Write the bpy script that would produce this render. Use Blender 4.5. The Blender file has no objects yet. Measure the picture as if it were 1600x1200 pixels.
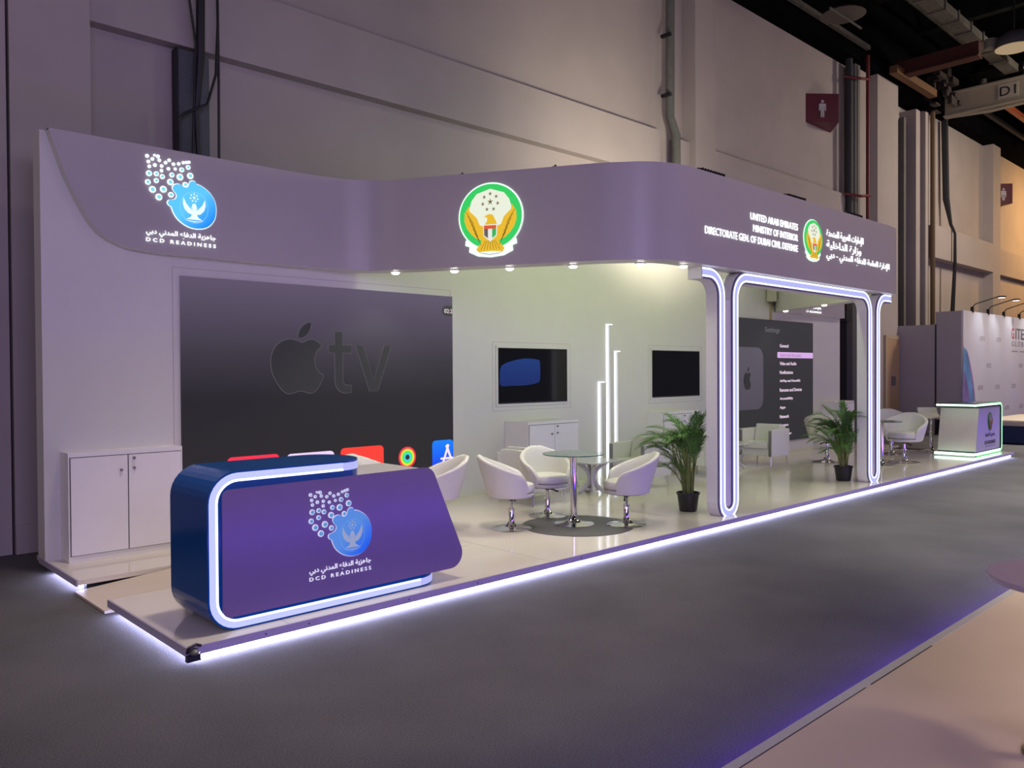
import bpy, bmesh, math, random
from mathutils import Vector, Matrix
random.seed(7)
PI = math.pi
C = bpy.context.scene.collection
S = bpy.context.scene

# ------------------------------------------------------------------ camera
cam_d = bpy.data.cameras.new('camera'); cam = bpy.data.objects.new('camera', cam_d); C.objects.link(cam)
cam_d.sensor_fit = 'HORIZONTAL'; cam_d.sensor_width = 36.0; cam_d.lens = 36.0 * 1262 / 1600
cam_d.clip_end = 200
R = Matrix(((0.72688554, 0.0136019, -0.68662392),
            (-0.686733, 0.00575882, -0.72688694),
            (-0.0059329, 0.99989091, 0.01352688)))
cam.matrix_world = Matrix.Translation((-1.8780464, -4.73127921, 1.7)) @ R.to_4x4()
S.camera = cam

# ------------------------------------------------------------------ colour and world
S.view_settings.view_transform = 'Standard'; S.view_settings.look = 'None'
S.view_settings.gamma = 1.0; S.view_settings.use_curve_mapping = False
S.view_settings.exposure = 0.0
w = bpy.data.worlds.new('hall_air'); S.world = w; w.use_nodes = True
w.node_tree.nodes['Background'].inputs[0].default_value = (0.62, 0.55, 0.60, 1)
w.node_tree.nodes['Background'].inputs[1].default_value = 0.08
try:
    S.cycles.max_bounces = 6; S.cycles.diffuse_bounces = 3; S.cycles.glossy_bounces = 3
    S.cycles.transmission_bounces = 6; S.cycles.sample_clamp_indirect = 4.0
    S.cycles.caustics_reflective = False; S.cycles.caustics_refractive = False
except Exception: pass

def lamp(name, kind, loc, target, power, color, **kw):
    d = bpy.data.lights.new(name, kind); d.energy = power; d.color = color
    for k, v in kw.items(): setattr(d, k, v)
    o = bpy.data.objects.new(name, d); C.objects.link(o); o.location = loc
    o.rotation_euler = (Vector(target) - Vector(loc)).to_track_quat('-Z', 'Y').to_euler()
    return o
# stand across the aisle throws violet light on the booth front
lamp('violet_wash', 'AREA', (-2.5, -9.5, 4.2), (2.0, 1.5, 1.5), 400, (0.62, 0.49, 1.0), shape='RECTANGLE', size=6, size_y=3.5)
lamp('violet_wash', 'AREA', (9, -10, 4.5), (9, 0, 2.5), 75, (0.60, 0.46, 1.0), shape='RECTANGLE', size=8, size_y=3)
# high hall lamps, warm
lamp('hall_lamp', 'AREA', (3, -6, 9.5), (3, -4, 0), 45, (1.0, 0.84, 0.74), shape='DISK', size=2.0)
lamp('hall_lamp', 'SPOT', (1.7, -0.3, 9.3), (1.7, 0.5, 0), 1500, (1.0, 0.86, 0.76), spot_size=0.80, spot_blend=0.7, shadow_soft_size=0.4)
lamp('hall_lamp', 'AREA', (14, -5, 9.0), (14, -4, 0), 150, (1.0, 0.90, 0.80), shape='DISK', size=2.0)
for lx, lp in ((8.2, 3200), (13.0, 4200), (20, 6000)):
    lamp('hall_lamp', 'SPOT', (lx, -3.3, 9.4), (lx, -3.2, 0), lp, (1.0, 0.95, 0.88), spot_size=0.92 if lx < 19 else 1.3, spot_blend=0.8, shadow_soft_size=0.4)
lamp('hall_lamp', 'AREA', (-9, -0.5, 6.0), (0, 3.0, 1.5), 75, (1.0, 0.80, 0.58), shape='DISK', size=1.5)
lamp('platform_fill', 'SPOT', (4.2, -7.0, 4.5), (4.0, -6.0, 0), 620, (1.0, 0.84, 0.66), spot_size=1.3, spot_blend=0.6, shadow_soft_size=0.3)  # added warm fill spot, unseen, brightens the facing platform
lamp('hall_lamp', 'AREA', (24, -3, 9.0), (25, 3, 3.5), 520, (1.0, 0.84, 0.68), shape='DISK', size=2.0)
lamp('hall_lamp', 'AREA', (34, 0.5, 8.6), (35, 4, 3), 420, (1.0, 0.55, 0.20), shape='DISK', size=1.5)
# floodlights on the fascia throw light into the booth, some of it over the top onto the hall wall
for fx in (5.78, 7.66, 9.33):
    lamp('flood_beam', 'AREA', (fx, 0.50, 3.93), (fx + (0.1 if fx > 6 else -0.5), 3.0, 1.5), 17.5 if fx > 6 else 25, (0.84, 1.0, 0.56), shape='RECTANGLE', size=0.40, size_y=0.18)
lamp('flood_spill', 'SPOT', (8.6, 1.2, 4.0), (9.0, 4.3, 5.2), 430, (1.0, 0.86, 0.68), spot_size=1.9, spot_blend=1.0, shadow_soft_size=0.3)

# ------------------------------------------------------------------ materials
MATS = {}
def mat(name, col, rough=0.5, metal=0.0, emit=None, es=0.0, var=0.0, scale=30.0, bump=0.0, spec=0.5, alpha=None, trans=0.0, coat=0.0):
    if name in MATS: return MATS[name]
    m = bpy.data.materials.new(name); m.use_nodes = True; nt = m.node_tree; b = nt.nodes['Principled BSDF']
    b.inputs['Base Color'].default_value = (*col, 1); b.inputs['Roughness'].default_value = rough
    b.inputs['Metallic'].default_value = metal; b.inputs['Specular IOR Level'].default_value = spec
    if trans: b.inputs['Transmission Weight'].default_value = trans
    if coat: b.inputs['Coat Weight'].default_value = coat
    if emit: b.inputs['Emission Color'].default_value = (*emit, 1); b.inputs['Emission Strength'].default_value = es
    if var or bump:
        tc = nt.nodes.new('ShaderNodeTexCoord'); n = nt.nodes.new('ShaderNodeTexNoise')
        n.inputs['Scale'].default_value = scale; n.inputs['Detail'].default_value = 5
        nt.links.new(tc.outputs['Object'], n.inputs['Vector'])
        if var:
            r = nt.nodes.new('ShaderNodeValToRGB')
            r.color_ramp.elements[0].position = 0.3; r.color_ramp.elements[1].position = 0.7
            r.color_ramp.elements[0].color = tuple(max(0, c * (1 - var)) for c in col) + (1,)
            r.color_ramp.elements[1].color = tuple(min(1, c * (1 + var)) for c in col) + (1,)
            nt.links.new(n.outputs['Fac'], r.inputs['Fac']); nt.links.new(r.outputs['Color'], b.inputs['Base Color'])
        if bump:
            bp = nt.nodes.new('ShaderNodeBump'); bp.inputs['Strength'].default_value = bump; bp.inputs['Distance'].default_value = 0.004
            nt.links.new(n.outputs['Fac'], bp.inputs['Height']); nt.links.new(bp.outputs['Normal'], b.inputs['Normal'])
    MATS[name] = m; return m
def glow(name, col, s): return mat(name, (0.02, 0.02, 0.02), 0.6, emit=col, es=s)

white = mat('white_laminate', (0.72, 0.72, 0.67), 0.42, var=0.015, scale=3)
fascia_m = mat('fascia_vinyl', (0.48, 0.445, 0.46), 0.38, var=0.015, scale=2)
cab_m = mat('cabinet_laminate', (0.88, 0.86, 0.86), 0.35, var=0.015, scale=4)
dark_line = mat('shadow_gap_paint', (0.06, 0.06, 0.06), 0.8, var=0.1)
plat_m = mat('gloss_white_floor', (0.80, 0.75, 0.65), 0.12, var=0.03, scale=1.5, coat=0.3)
lip_m = mat('platform_lip_paint', (0.45, 0.40, 0.50), 0.4, var=0.03)
ramp_m = mat('ramp_board', (0.72, 0.62, 0.50), 0.35, var=0.04, scale=2)
chrome = mat('chrome', (0.75, 0.75, 0.77), 0.08, metal=1.0, var=0.01)
steel = mat('brushed_steel', (0.35, 0.35, 0.36), 0.35, metal=1.0, var=0.05)
leather = mat('white_leatherette', (0.74, 0.74, 0.68), 0.42, var=0.02, scale=60, bump=0.06)
black_m = mat('black_plastic', (0.012, 0.012, 0.015), 0.4, var=0.1)
navy = mat('navy_gloss', (0.001, 0.085, 0.33), 0.14, var=0.05, spec=0.3)
violet_panel = mat('violet_panel', (0.235, 0.17, 0.33), 0.22, var=0.02, scale=3)
wood_white = mat('white_wood', (0.68, 0.67, 0.63), 0.4, var=0.02)
post_m = mat('post_white', (0.84, 0.83, 0.80), 0.35, var=0.02)
glass = mat('table_glass', (0.62, 0.74, 0.68), 0.03, var=0.01); glass.node_tree.nodes['Principled BSDF'].inputs['Alpha'].default_value = 0.28
glass_edge = mat('glass_edge', (0.05, 0.12, 0.10), 0.1, var=0.05)
disc_m = mat('dark_grey_disc', (0.10, 0.10, 0.10), 0.45, var=0.04)
hall_m = mat('hall_plaster', (0.44, 0.395, 0.375), 0.8, var=0.05, scale=1.2, bump=0.05)
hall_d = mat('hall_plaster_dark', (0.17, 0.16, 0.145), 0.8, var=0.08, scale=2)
near_black = mat('black_roof_void', (0.004, 0.004, 0.005), 0.95, var=0.3, scale=1, spec=0.02)  # near-black base colour for the ceiling, upper wall band and wall gap
galv = mat('galvanised_duct', (0.12, 0.115, 0.10), 0.6, metal=0.1, var=0.25, scale=14)
pipe_g = mat('grey_green_pipe', (0.13, 0.14, 0.125), 0.6, var=0.12, scale=8)
cable_m = mat('black_cable', (0.008, 0.008, 0.012), 0.5, var=0.1)
redp = mat('red_sprinkler_pipe', (0.16, 0.02, 0.022), 0.5, var=0.1)
rust = mat('red_steel_beam', (0.07, 0.018, 0.012), 0.7, var=0.2)
orange_b = mat('orange_steel_beam', (0.16, 0.08, 0.035), 0.7, var=0.2)
beam_m = mat('cream_steel_beam', (0.40, 0.36, 0.28), 0.6, var=0.08)
maroon = mat('maroon_sign', (0.11, 0.005, 0.026), 0.5, var=0.05)
partition_m = mat('grey_partition', (0.42, 0.40, 0.42), 0.8, var=0.05)
leaf_m = mat('palm_leaf', (0.075, 0.20, 0.035), 0.45, var=0.45, scale=9)
stem_m = mat('palm_stem', (0.20, 0.25, 0.06), 0.5, var=0.3, scale=12)
soil_m = mat('potting_soil', (0.03, 0.02, 0.012), 0.9, var=0.4, scale=60, bump=0.5)
L_white = glow('led_white', (0.84, 0.88, 1.0), 1.9)
L_lilac = glow('led_lilac', (0.50, 0.52, 1.0), 0.92)
L_base = glow('led_plinth', (0.56, 0.58, 1.0), 24.0)
L_text = glow('lit_letter', (0.93, 0.98, 1.0), 1.5)
L_green = glow('led_green', (0.10, 1.0, 0.22), 1.6)
L_mint = glow('led_mint', (0.70, 1.0, 0.85), 2.2)
L_violet = glow('led_violet', (0.16, 0.05, 1.0), 26.0)
L_down = glow('downlight_lens', (1.0, 0.97, 0.88), 12.0)

def carpet_mat():
    m = bpy.data.materials.new('grey_carpet'); m.use_nodes = True; nt = m.node_tree; b = nt.nodes['Principled BSDF']
    tc = nt.nodes.new('ShaderNodeTexCoord')
    n1 = nt.nodes.new('ShaderNodeTexNoise'); n1.inputs['Scale'].default_value = 120; n1.inputs['Detail'].default_value = 6
    n2 = nt.nodes.new('ShaderNodeTexNoise'); n2.inputs['Scale'].default_value = 1.3; n2.inputs['Detail'].default_value = 4
    for n in (n1, n2): nt.links.new(tc.outputs['Object'], n.inputs['Vector'])
    mx = nt.nodes.new('ShaderNodeMath'); mx.operation = 'MULTIPLY_ADD'; mx.inputs[1].default_value = 0.75; mx.inputs[2].default_value = 0.0
    nt.links.new(n1.outputs['Fac'], mx.inputs[0])
    ad = nt.nodes.new('ShaderNodeMath'); ad.operation = 'MULTIPLY_ADD'; ad.inputs[1].default_value = 0.3
    nt.links.new(n2.outputs['Fac'], ad.inputs[0]); nt.links.new(mx.outputs[0], ad.inputs[2])
    r = nt.nodes.new('ShaderNodeValToRGB'); r.color_ramp.elements[0].position = 0.33; r.color_ramp.elements[1].position = 0.72
    r.color_ramp.elements[0].color = (0.074, 0.072, 0.073, 1); r.color_ramp.elements[1].color = (0.175, 0.168, 0.170, 1)
    nt.links.new(ad.outputs[0], r.inputs['Fac']); nt.links.new(r.outputs['Color'], b.inputs['Base Color'])
    b.inputs['Roughness'].default_value = 0.95; b.inputs['Specular IOR Level'].default_value = 0.15
    bp = nt.nodes.new('ShaderNodeBump'); bp.inputs['Strength'].default_value = 0.6; bp.inputs['Distance'].default_value = 0.006
    nt.links.new(n1.outputs['Fac'], bp.inputs['Height']); nt.links.new(bp.outputs['Normal'], b.inputs['Normal'])
    return m
carpet_m = carpet_mat()

def screen_mat(name, z0, z1, c0, c1):          # picture on a lit screen: a vertical gradient between two heights
    m = bpy.data.materials.new(name); m.use_nodes = True; nt = m.node_tree; b = nt.nodes['Principled BSDF']
    tc = nt.nodes.new('ShaderNodeTexCoord'); sp = nt.nodes.new('ShaderNodeSeparateXYZ')
    nt.links.new(tc.outputs['Object'], sp.inputs[0])
    mr = nt.nodes.new('ShaderNodeMapRange'); mr.inputs['From Min'].default_value = z0; mr.inputs['From Max'].default_value = z1
    nt.links.new(sp.outputs['Z'], mr.inputs['Value'])
    r = nt.nodes.new('ShaderNodeValToRGB'); r.color_ramp.elements[0].color = (*c0, 1); r.color_ramp.elements[1].color = (*c1, 1)
    nt.links.new(mr.outputs['Result'], r.inputs['Fac'])
    nt.links.new(r.outputs['Color'], b.inputs['Emission Color']); b.inputs['Emission Strength'].default_value = 1.0
    b.inputs['Base Color'].default_value = (0.02, 0.02, 0.022, 1); b.inputs['Roughness'].default_value = 0.55
    b.inputs['Specular IOR Level'].default_value = 0.12
    return m

# ------------------------------------------------------------------ mesh helpers
class MB:
    def __init__(s): s.v = []; s.f = []; s.m = []
    def add(s, vs, fs, mi=0):
        n = len(s.v); s.v += [tuple(v) for v in vs]; s.f += [tuple(i + n for i in f) for f in fs]; s.m += [mi] * len(fs); return s
    def box(s, x0, x1, y0, y1, z0, z1, mi=0):
        return s.add([(x, y, z) for z in (z0, z1) for y in (y0, y1) for x in (x0, x1)],
            [(0, 2, 3, 1), (4, 5, 7, 6), (0, 1, 5, 4), (2, 6, 7, 3), (0, 4, 6, 2), (1, 3, 7, 5)], mi)
    def prism(s, pts, a, b, axis='y', mi=0):            # pts: 2D outline, extruded along axis
        n = len(pts)
        def P(p, t): return {'y': (p[0], t, p[1]), 'z': (p[0], p[1], t), 'x': (t, p[0], p[1])}[axis]
        s.add([P(p, a) for p in pts] + [P(p, b) for p in pts],
              [tuple(range(n)), tuple(range(2 * n - 1, n - 1, -1))] + [(i, i + n, (i + 1) % n + n, (i + 1) % n) for i in range(n)], mi)
        return s
    def lathe(s, prof, c=(0, 0, 0), n=28, mi=0):
        vs = [(c[0] + r * math.cos(2 * PI * k / n), c[1] + r * math.sin(2 * PI * k / n), c[2] + z) for r, z in prof for k in range(n)]
        fs = [(i * n + k, i * n + (k + 1) % n, (i + 1) * n + (k + 1) % n, (i + 1) * n + k) for i in range(len(prof) - 1) for k in range(n)]
        fs += [tuple(range(n - 1, -1, -1)), tuple((len(prof) - 1) * n + k for k in range(n))]
        return s.add(vs, fs, mi)
    def tube(s, pts, r, n=8, mi=0):
        pts = [Vector(p) for p in pts]; rs = r if isinstance(r, (list, tuple)) else [r] * len(pts)
        vs = []; ref = None
        for i, p in enumerate(pts):
            d = (pts[min(i + 1, len(pts) - 1)] - pts[max(i - 1, 0)]).normalized()
            if ref is None: ref = Vector((0, 0, 1)) if abs(d.z) < 0.9 else Vector((1, 0, 0))
            u = (ref - d * ref.dot(d)).normalized(); ref = u; q = d.cross(u)
            vs += [p + (u * math.cos(2 * PI * k / n) + q * math.sin(2 * PI * k / n)) * rs[i] for k in range(n)]
        fs = [(i * n + k, i * n + (k + 1) % n, (i + 1) * n + (k + 1) % n, (i + 1) * n + k) for i in range(len(pts) - 1) for k in range(n)]
        fs += [tuple(range(n - 1, -1, -1)), tuple((len(pts) - 1) * n + k for k in range(n))]
        return s.add(vs, fs, mi)
    def build(s, name, m, parent=None, smooth=False, bevel=0.0, loc=None):
        me = bpy.data.meshes.new(name); me.from_pydata(s.v, [], s.f)
        for mm in (m if isinstance(m, (list, tuple)) else [m]): me.materials.append(mm)
        me.polygons.foreach_set('material_index', s.m)
        bm = bmesh.new(); bm.from_mesh(me); bmesh.ops.recalc_face_normals(bm, faces=bm.faces)
        if bevel:
            bmesh.ops.bevel(bm, geom=[e for e in bm.edges if e.calc_face_angle(0) > 0.6], offset=bevel, segments=2, affect='EDGES', profile=0.6)
        if smooth:
            for f in bm.faces: f.smooth = True
            for e in bm.edges: e.smooth = e.calc_face_angle(0) < 0.7
        bm.to_mesh(me); bm.free()
        o = bpy.data.objects.new(name, me); C.objects.link(o)
        if parent: o.parent = parent
        if loc: o.location = loc
        return o
def tag(o, label, cat, group=None, kind=None):
    o['label'] = label; o['category'] = cat
    if group: o['group'] = group
    if kind: o['kind'] = kind
    return o
def thing(name, label, cat, loc=(0, 0, 0), rz=0.0, group=None):
    o = bpy.data.objects.new(name, None); o.empty_display_size = 0.1; C.objects.link(o)
    o.location = loc; o.rotation_euler = (0, 0, rz); return tag(o, label, cat, group)
def struct(o): o['kind'] = 'structure'; return o
def copy_tree(o, parent=None):
    c = o.copy(); C.objects.link(c)
    if parent: c.parent = parent
    for ch in [x for x in bpy.data.objects if x.parent == o]: copy_tree(ch, c)
    return c
def place(proto, loc, rz, label):
    if proto.get('_used'): o = copy_tree(proto)
    else: o = proto; proto['_used'] = 1
    o.location = loc; o.rotation_euler = (0, 0, rz); o['label'] = label; return o
def rrect(x0, x1, z0, z1, r, n=6):
    pts = []
    for cx, cz, a in ((x1 - r, z0 + r, -90), (x1 - r, z1 - r, 0), (x0 + r, z1 - r, 90), (x0 + r, z0 + r, 180)):
        pts += [(cx + r * math.cos(math.radians(a + 90 * k / n)), cz + r * math.sin(math.radians(a + 90 * k / n))) for k in range(n + 1)]
    return pts
def circ(cx, cz, r, n=20, rz=None): return [(cx + r * math.cos(2 * PI * k / n), cz + (rz or r) * math.sin(2 * PI * k / n)) for k in range(n)]
def smooth_closed(pts, k=4):                            # closed Catmull-Rom
    n = len(pts); out = []
    for i in range(n):
        p0, p1, p2, p3 = pts[i - 1], pts[i], pts[(i + 1) % n], pts[(i + 2) % n]
        for j in range(k):
            t = j / k
            out.append(tuple(0.5 * (2 * p1[a] + (p2[a] - p0[a]) * t + (2 * p0[a] - 5 * p1[a] + 4 * p2[a] - p3[a]) * t * t + (3 * p1[a] - p0[a] - 3 * p2[a] + p3[a]) * t ** 3) for a in (0, 1)))
    return out

# ---- lettering (built-in font, Arabic shaped by hand)
AR = {'ا': 'ﺍﺎ', 'أ': 'ﺃﺄ', 'إ': 'ﺇﺈ', 'د': 'ﺩﺪ', 'ر': 'ﺭﺮ', 'ز': 'ﺯﺰ', 'و': 'ﻭﻮ', 'ة': 'ﺓﺔ',
      'ب': 'ﺏﺐﺑﺒ', 'ت': 'ﺕﺖﺗﺘ', 'ج': 'ﺝﺞﺟﺠ', 'ح': 'ﺡﺢﺣﺤ', 'خ': 'ﺥﺦﺧﺨ', 'ع': 'ﻉﻊﻋﻌ', 'ف': 'ﻑﻒﻓﻔ',
      'ل': 'ﻝﻞﻟﻠ', 'م': 'ﻡﻢﻣﻤ', 'ن': 'ﻥﻦﻧﻨ', 'ه': 'ﻩﻪﻫﻬ', 'ي': 'ﻱﻲﻳﻴ'}
def arabic(t):
    out = ''; n = len(t)
    for i, ch in enumerate(t):
        if ch not in AR: out += ch; continue
        prev = i > 0 and t[i - 1] in AR and len(AR[t[i - 1]]) == 4
        nxt = i < n - 1 and t[i + 1] in AR and len(AR[ch]) == 4
        out += AR[ch][(3 if len(AR[ch]) == 4 else 1) if prev and nxt else 1 if prev else 2 if nxt else 0]
    return out[::-1]
def text(name, body, x0, z0, w, h, m, parent, y=0.0, depth=0.006, xf=None, bold=0.0):
    """flat lettering in the XZ plane facing -Y; lower left corner (x0, z0), fitted to w x h; xf: extra matrix"""
    c = bpy.data.curves.new(name, 'FONT'); c.body = body; c.offset = bold; c.resolution_u = 3
    t = bpy.data.objects.new(name, c); C.objects.link(t)
    dg = bpy.context.evaluated_depsgraph_get(); dg.update()
    me = bpy.data.meshes.new_from_object(t.evaluated_get(dg)); bpy.data.objects.remove(t); bpy.data.curves.remove(c)
    xs = [v.co.x for v in me.vertices]; ys = [v.co.y for v in me.vertices]
    if not xs: return None
    ax, bx, ay, by = min(xs), max(xs), min(ys), max(ys)
    bm = bmesh.new(); bm.from_mesh(me)
    for v in bm.verts: v.co = Vector((x0 + (v.co.x - ax) / (bx - ax) * w, y, z0 + (v.co.y - ay) / (by - ay) * h))
    if depth:
        r = bmesh.ops.extrude_face_region(bm, geom=bm.faces[:])
        for v in r['geom']:
            if isinstance(v, bmesh.types.BMVert): v.co.y -= depth
        bmesh.ops.recalc_face_normals(bm, faces=bm.faces)
    if xf: bm.transform(xf)
    bm.to_mesh(me); bm.free(); me.name = name; me.materials.clear(); me.materials.append(m)
    o = bpy.data.objects.new(name, me); C.objects.link(o); o.parent = parent
    return o

# ================================================================== SETTING
struct(MB().box(-6, 60, -16, 12, -0.05, 0).build('floor', carpet_m))
# hall wall, split into a backing panel and relief
hw = MB(); hw.box(-0.16, 21.2, 4.42, 4.75, 0, 9.45); hw.box(23.7, 60, 4.42, 4.75, 0, 9.45); hw.box(-6, -0.075, 4.12, 4.75, 0, 12)
hw.box(-0.16, 23.7, 4.75, 4.9, 0, 12)
struct(hw.build('wall_back', hall_m))
def trim(n, *b, m=hall_m): return struct(MB().box(*b).build('trim_%d' % n, m))
trim(1, -0.05, 0.66, 4.10, 4.42, 0, 12)                      # pilaster at the far left
trim(2, -0.05, 0.66, 4.08, 4.10, 0, 0.28)                    # its plinth
trim(3, 0.66, 10.40, 4.25, 4.42, 5.33, 6.16)                 # ledge beam
trim(4, 10.95, 18.9, 4.25, 4.42, 5.33, 6.12)
trim(5, 11.35, 12.05, 4.12, 4.42, 0, 9.42)                   # pilaster
trim(6, 18.60, 19.35, 4.26, 4.42, 0, 9.45)
trim(7, 19.63, 20.97, 4.08, 4.42, 0, 9.45)
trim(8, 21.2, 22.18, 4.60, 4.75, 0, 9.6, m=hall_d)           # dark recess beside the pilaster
trim(9, 22.18, 22.85, 4.66, 4.75, 0, 9.0, m=near_black)
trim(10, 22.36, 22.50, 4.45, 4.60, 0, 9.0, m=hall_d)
trim(11, 22.85, 23.15, 4.30, 4.75, 0, 9.3); trim(12, 23.30, 23.55, 4.20, 4.75, 0, 9.3)
trim(13, 23.7, 29.2, 4.08, 4.42, 5.06, 6.03)                 # far ledge beam
trim(14, 29.2, 30.0, 4.10, 4.42, 0, 9.45); trim(15, 30.0, 60, 4.25, 4.42, 5.1, 6.0)
trim(16, 10.5, 60, 4.0, 4.75, 9.45, 12, m=near_black)             # black band above the wall
trim(17, 35.5, 37.0, 4.0, 4.42, 0, 9.45)
struct(MB().box(-6, 60, -16, 4.9, 12, 12.1).build('ceiling', near_black))

# hall door seen past the booth
d = MB(); d.box(20.10, 20.93, 4.03, 4.08, 0, 2.55); do = struct(d.build('door_1', mat('tan_door', (0.50, 0.34, 0.19), 0.5, var=0.05)))
MB().box(20.02, 20.10, 4.02, 4.08, 0, 2.65).box(20.10, 20.93, 4.02, 4.08, 2.55, 2.65).build('door_frame', mat('tan_trim', (0.50, 0.40, 0.27), 0.5, var=0.05), do)
MB().box(20.40, 20.66, 4.015, 4.03, 1.30, 1.55).build('door_notice', hall_d, do)

# ---- hall services
def cable(name, pts, r, label, m=cable_m, cat='cable', group=None):
    return tag(MB().tube(pts, r, 8).build(name, m, smooth=True), label, cat, group)
y = 4.2
dct = thing('cable_duct', 'grey metal cable duct hugging the hall wall above the booth corner', 'duct', (1.75, 4.3, 2.0))
MB().box(-0.15, 0.20, -0.02, 0.10, 0, 3.30).build('duct_body', mat('blue_grey_duct', (0.10, 0.115, 0.125), 0.6, var=0.1), dct)
MB().box(-0.17, -0.15, -0.04, 0.10, 0, 3.30).build('duct_flange', cable_m, dct)
cable('power_cable', [(1.55, 4.05, 7.2), (1.62, 4.1, 6.1), (1.75, 4.15, 5.35), (1.72, 4.2, 4.0), (1.68, 4.2, 2.2)], 0.014, 'thin black cable crossing diagonally over the grey duct', group='cables on the hall wall')
cable('power_cable', [(1.78, 4.08, 7.4), (1.79, 4.1, 6.0), (1.80, 4.15, 5.2), (1.76, 4.18, 4.6), (1.80, 4.2, 3.8), (1.84, 4.2, 2.2)], [0.05, 0.05, 0.05, 0.03, 0.024, 0.02], 'thick bundled black cable running down over the grey duct', group='cables on the hall wall')
cable('power_cable', [(1.97, 4.1, 7.4), (1.98, 4.1, 5.6), (1.96, 4.12, 5.05), (1.86, 4.12, 4.7), (1.62, 4.16, 4.56), (1.57, 4.18, 4.5), (1.58, 4.2, 3.8), (1.60, 4.2, 2.2)], 0.016, 'black cable looping left round the edge of the grey duct', group='cables on the hall wall')
cable('power_cable', [(1.99, 4.14, 7.4), (2.0, 4.14, 5.0), (1.99, 4.16, 2.2)], 0.015, 'straight black cable hanging right of the grey duct', group='cables on the hall wall')
dp = MB().tube([(10.62, 4.16, 9.6), (10.64, 4.2, 6.45), (10.72, 4.12, 6.1), (10.76, 4.12, 0.0)], 0.085, 10)
dp = dp.build('downpipe', pipe_g, smooth=True); tag(dp, 'grey green downpipe jogging outward over the wall ledge behind the logo fascia', 'pipe')
for z in (7.9, 6.8): MB().box(10.49, 10.56, 4.1, 4.3, z, z + 0.05).build('pipe_clamp', cable_m, dp)
tag(MB().tube([(18.1, 4.15, 9.6), (18.12, 4.15, 5.9), (18.12, 4.15, 0.0)], 0.085, 10).build('black_conduit', mat('conduit_grey', (0.035, 0.038, 0.042), 0.6, var=0.1), smooth=True), 'thick dark conduit just right of the male toilet sign', 'conduit')
tag(MB().box(18.35, 18.62, 4.1, 4.26, 0.0, 9.4).build('wall_pipe_cover', mat('pipe_cover', (0.19, 0.195, 0.18), 0.6, var=0.08)), 'flat grey green pipe cover beside the dark conduit', 'pipe cover')
rp = tag(MB().tube([(18.6, 3.9, 9.6), (18.6, 3.9, 0.0)], 0.045, 10).build('sprinkler_pipe', redp, smooth=True), 'vertical dark red sprinkler pipe on the hall wall', 'pipe')
for z in (8.95, 6.05): MB().tube([(17.95, 4.2, z + 0.05), (18.2, 3.9, z - 0.02), (18.66, 3.86, z + 0.06)], 0.035, 8).build('pipe_bracket', redp, rp)
cable('cable_bundle', [(25.0, 4.25, 9.4), (25.05, 4.22, 7.0), (25.1, 4.1, 6.2), (25.1, 3.98, 5.9), (25.1, 3.98, 5.0), (25.05, 4.2, 0.0)], [.10, .10, .05, .04, .05, .10], 'thick black cable bundle running down the far hall wall over its ledge')
tag(MB().tube([(23.58, 4.1, 9.3), (23.6, 4.1, 0.0)], 0.07).build('brown_pipe', mat('brown_pipe_paint', (0.10, 0.06, 0.03), 0.6, var=0.1)), 'thin brown pipe beside the beige door jamb of the far wall', 'pipe')
sp = thing('wall_column', 'dark steel column by the hall wall right of the grey booth panel', 'column', (17.6, 4.0, 0))
MB().box(-0.20, 0.12, -0.1, 0.15, 0, 3.9).build('column_shaft', mat('dark_column', (0.012, 0.012, 0.02), 0.5, var=0.1), sp)
MB().box(0.16, 0.75, 0.0, 0.2, 0, 3.9).build('column_casing', mat('grey_casing', (0.075, 0.078, 0.078), 0.7, var=0.1), sp)
MB().box(-0.36, -0.1, -0.16, 0.0, 2.9, 3.15).build('junction_box', black_m, sp)
fh = thing('hose_cabinet', 'black framed service cabinet on the hall wall behind the second post', 'cabinet', (18.85, 4.1, 0.4))
MB().box(-0.1, 0.02, -0.1, 0.25, 0, 2.2).box(0.02, 0.75, -0.1, 0.25, 2.08, 2.2).build('cabinet_frame', black_m, fh)
MB().box(0.02, 0.75, 0.1, 0.25, 0, 2.08).build('cabinet_back', hall_d, fh)
hh = MB().tube([(0.2 + 0.28 * math.cos(a / 14 * 2 * PI), 0.0, 1.15 + 0.28 * math.sin(a / 14 * 2 * PI)) for a in range(15)], 0.03, 6).build('hose_ring', black_m, fh, smooth=True)
# posters at the far left edge
for (z0, z1, lab) in ((3.45, 4.25, 'poster with a black ring on the far left wall, the upper one'), (2.35, 3.05, 'poster with a blue ring on the far left wall, the lower one')):
    p = thing('wall_poster', lab, 'poster', (-0.50, 4.11, z0), group='posters on the far left wall')
    MB().box(-0.25, 0.26, -0.01, 0.0, 0, z1 - z0).build('poster_sheet', mat('poster_lilac', (0.30, 0.25, 0.33), 0.6, var=0.15, scale=3), p)
    rm = black_m if z0 > 3 else mat('poster_blue', (0.01, 0.02, 0.10), 0.4, var=0.1)
    MB().tube([(0.14 + 0.10 * math.cos(a / 20 * 2 * PI), -0.02, (z1 - z0) * 0.72 + 0.10 * math.sin(a / 20 * 2 * PI)) for a in range(21)], 0.012 if z0 > 3 else 0.022, 6).build('poster_ring', rm, p)

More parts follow.
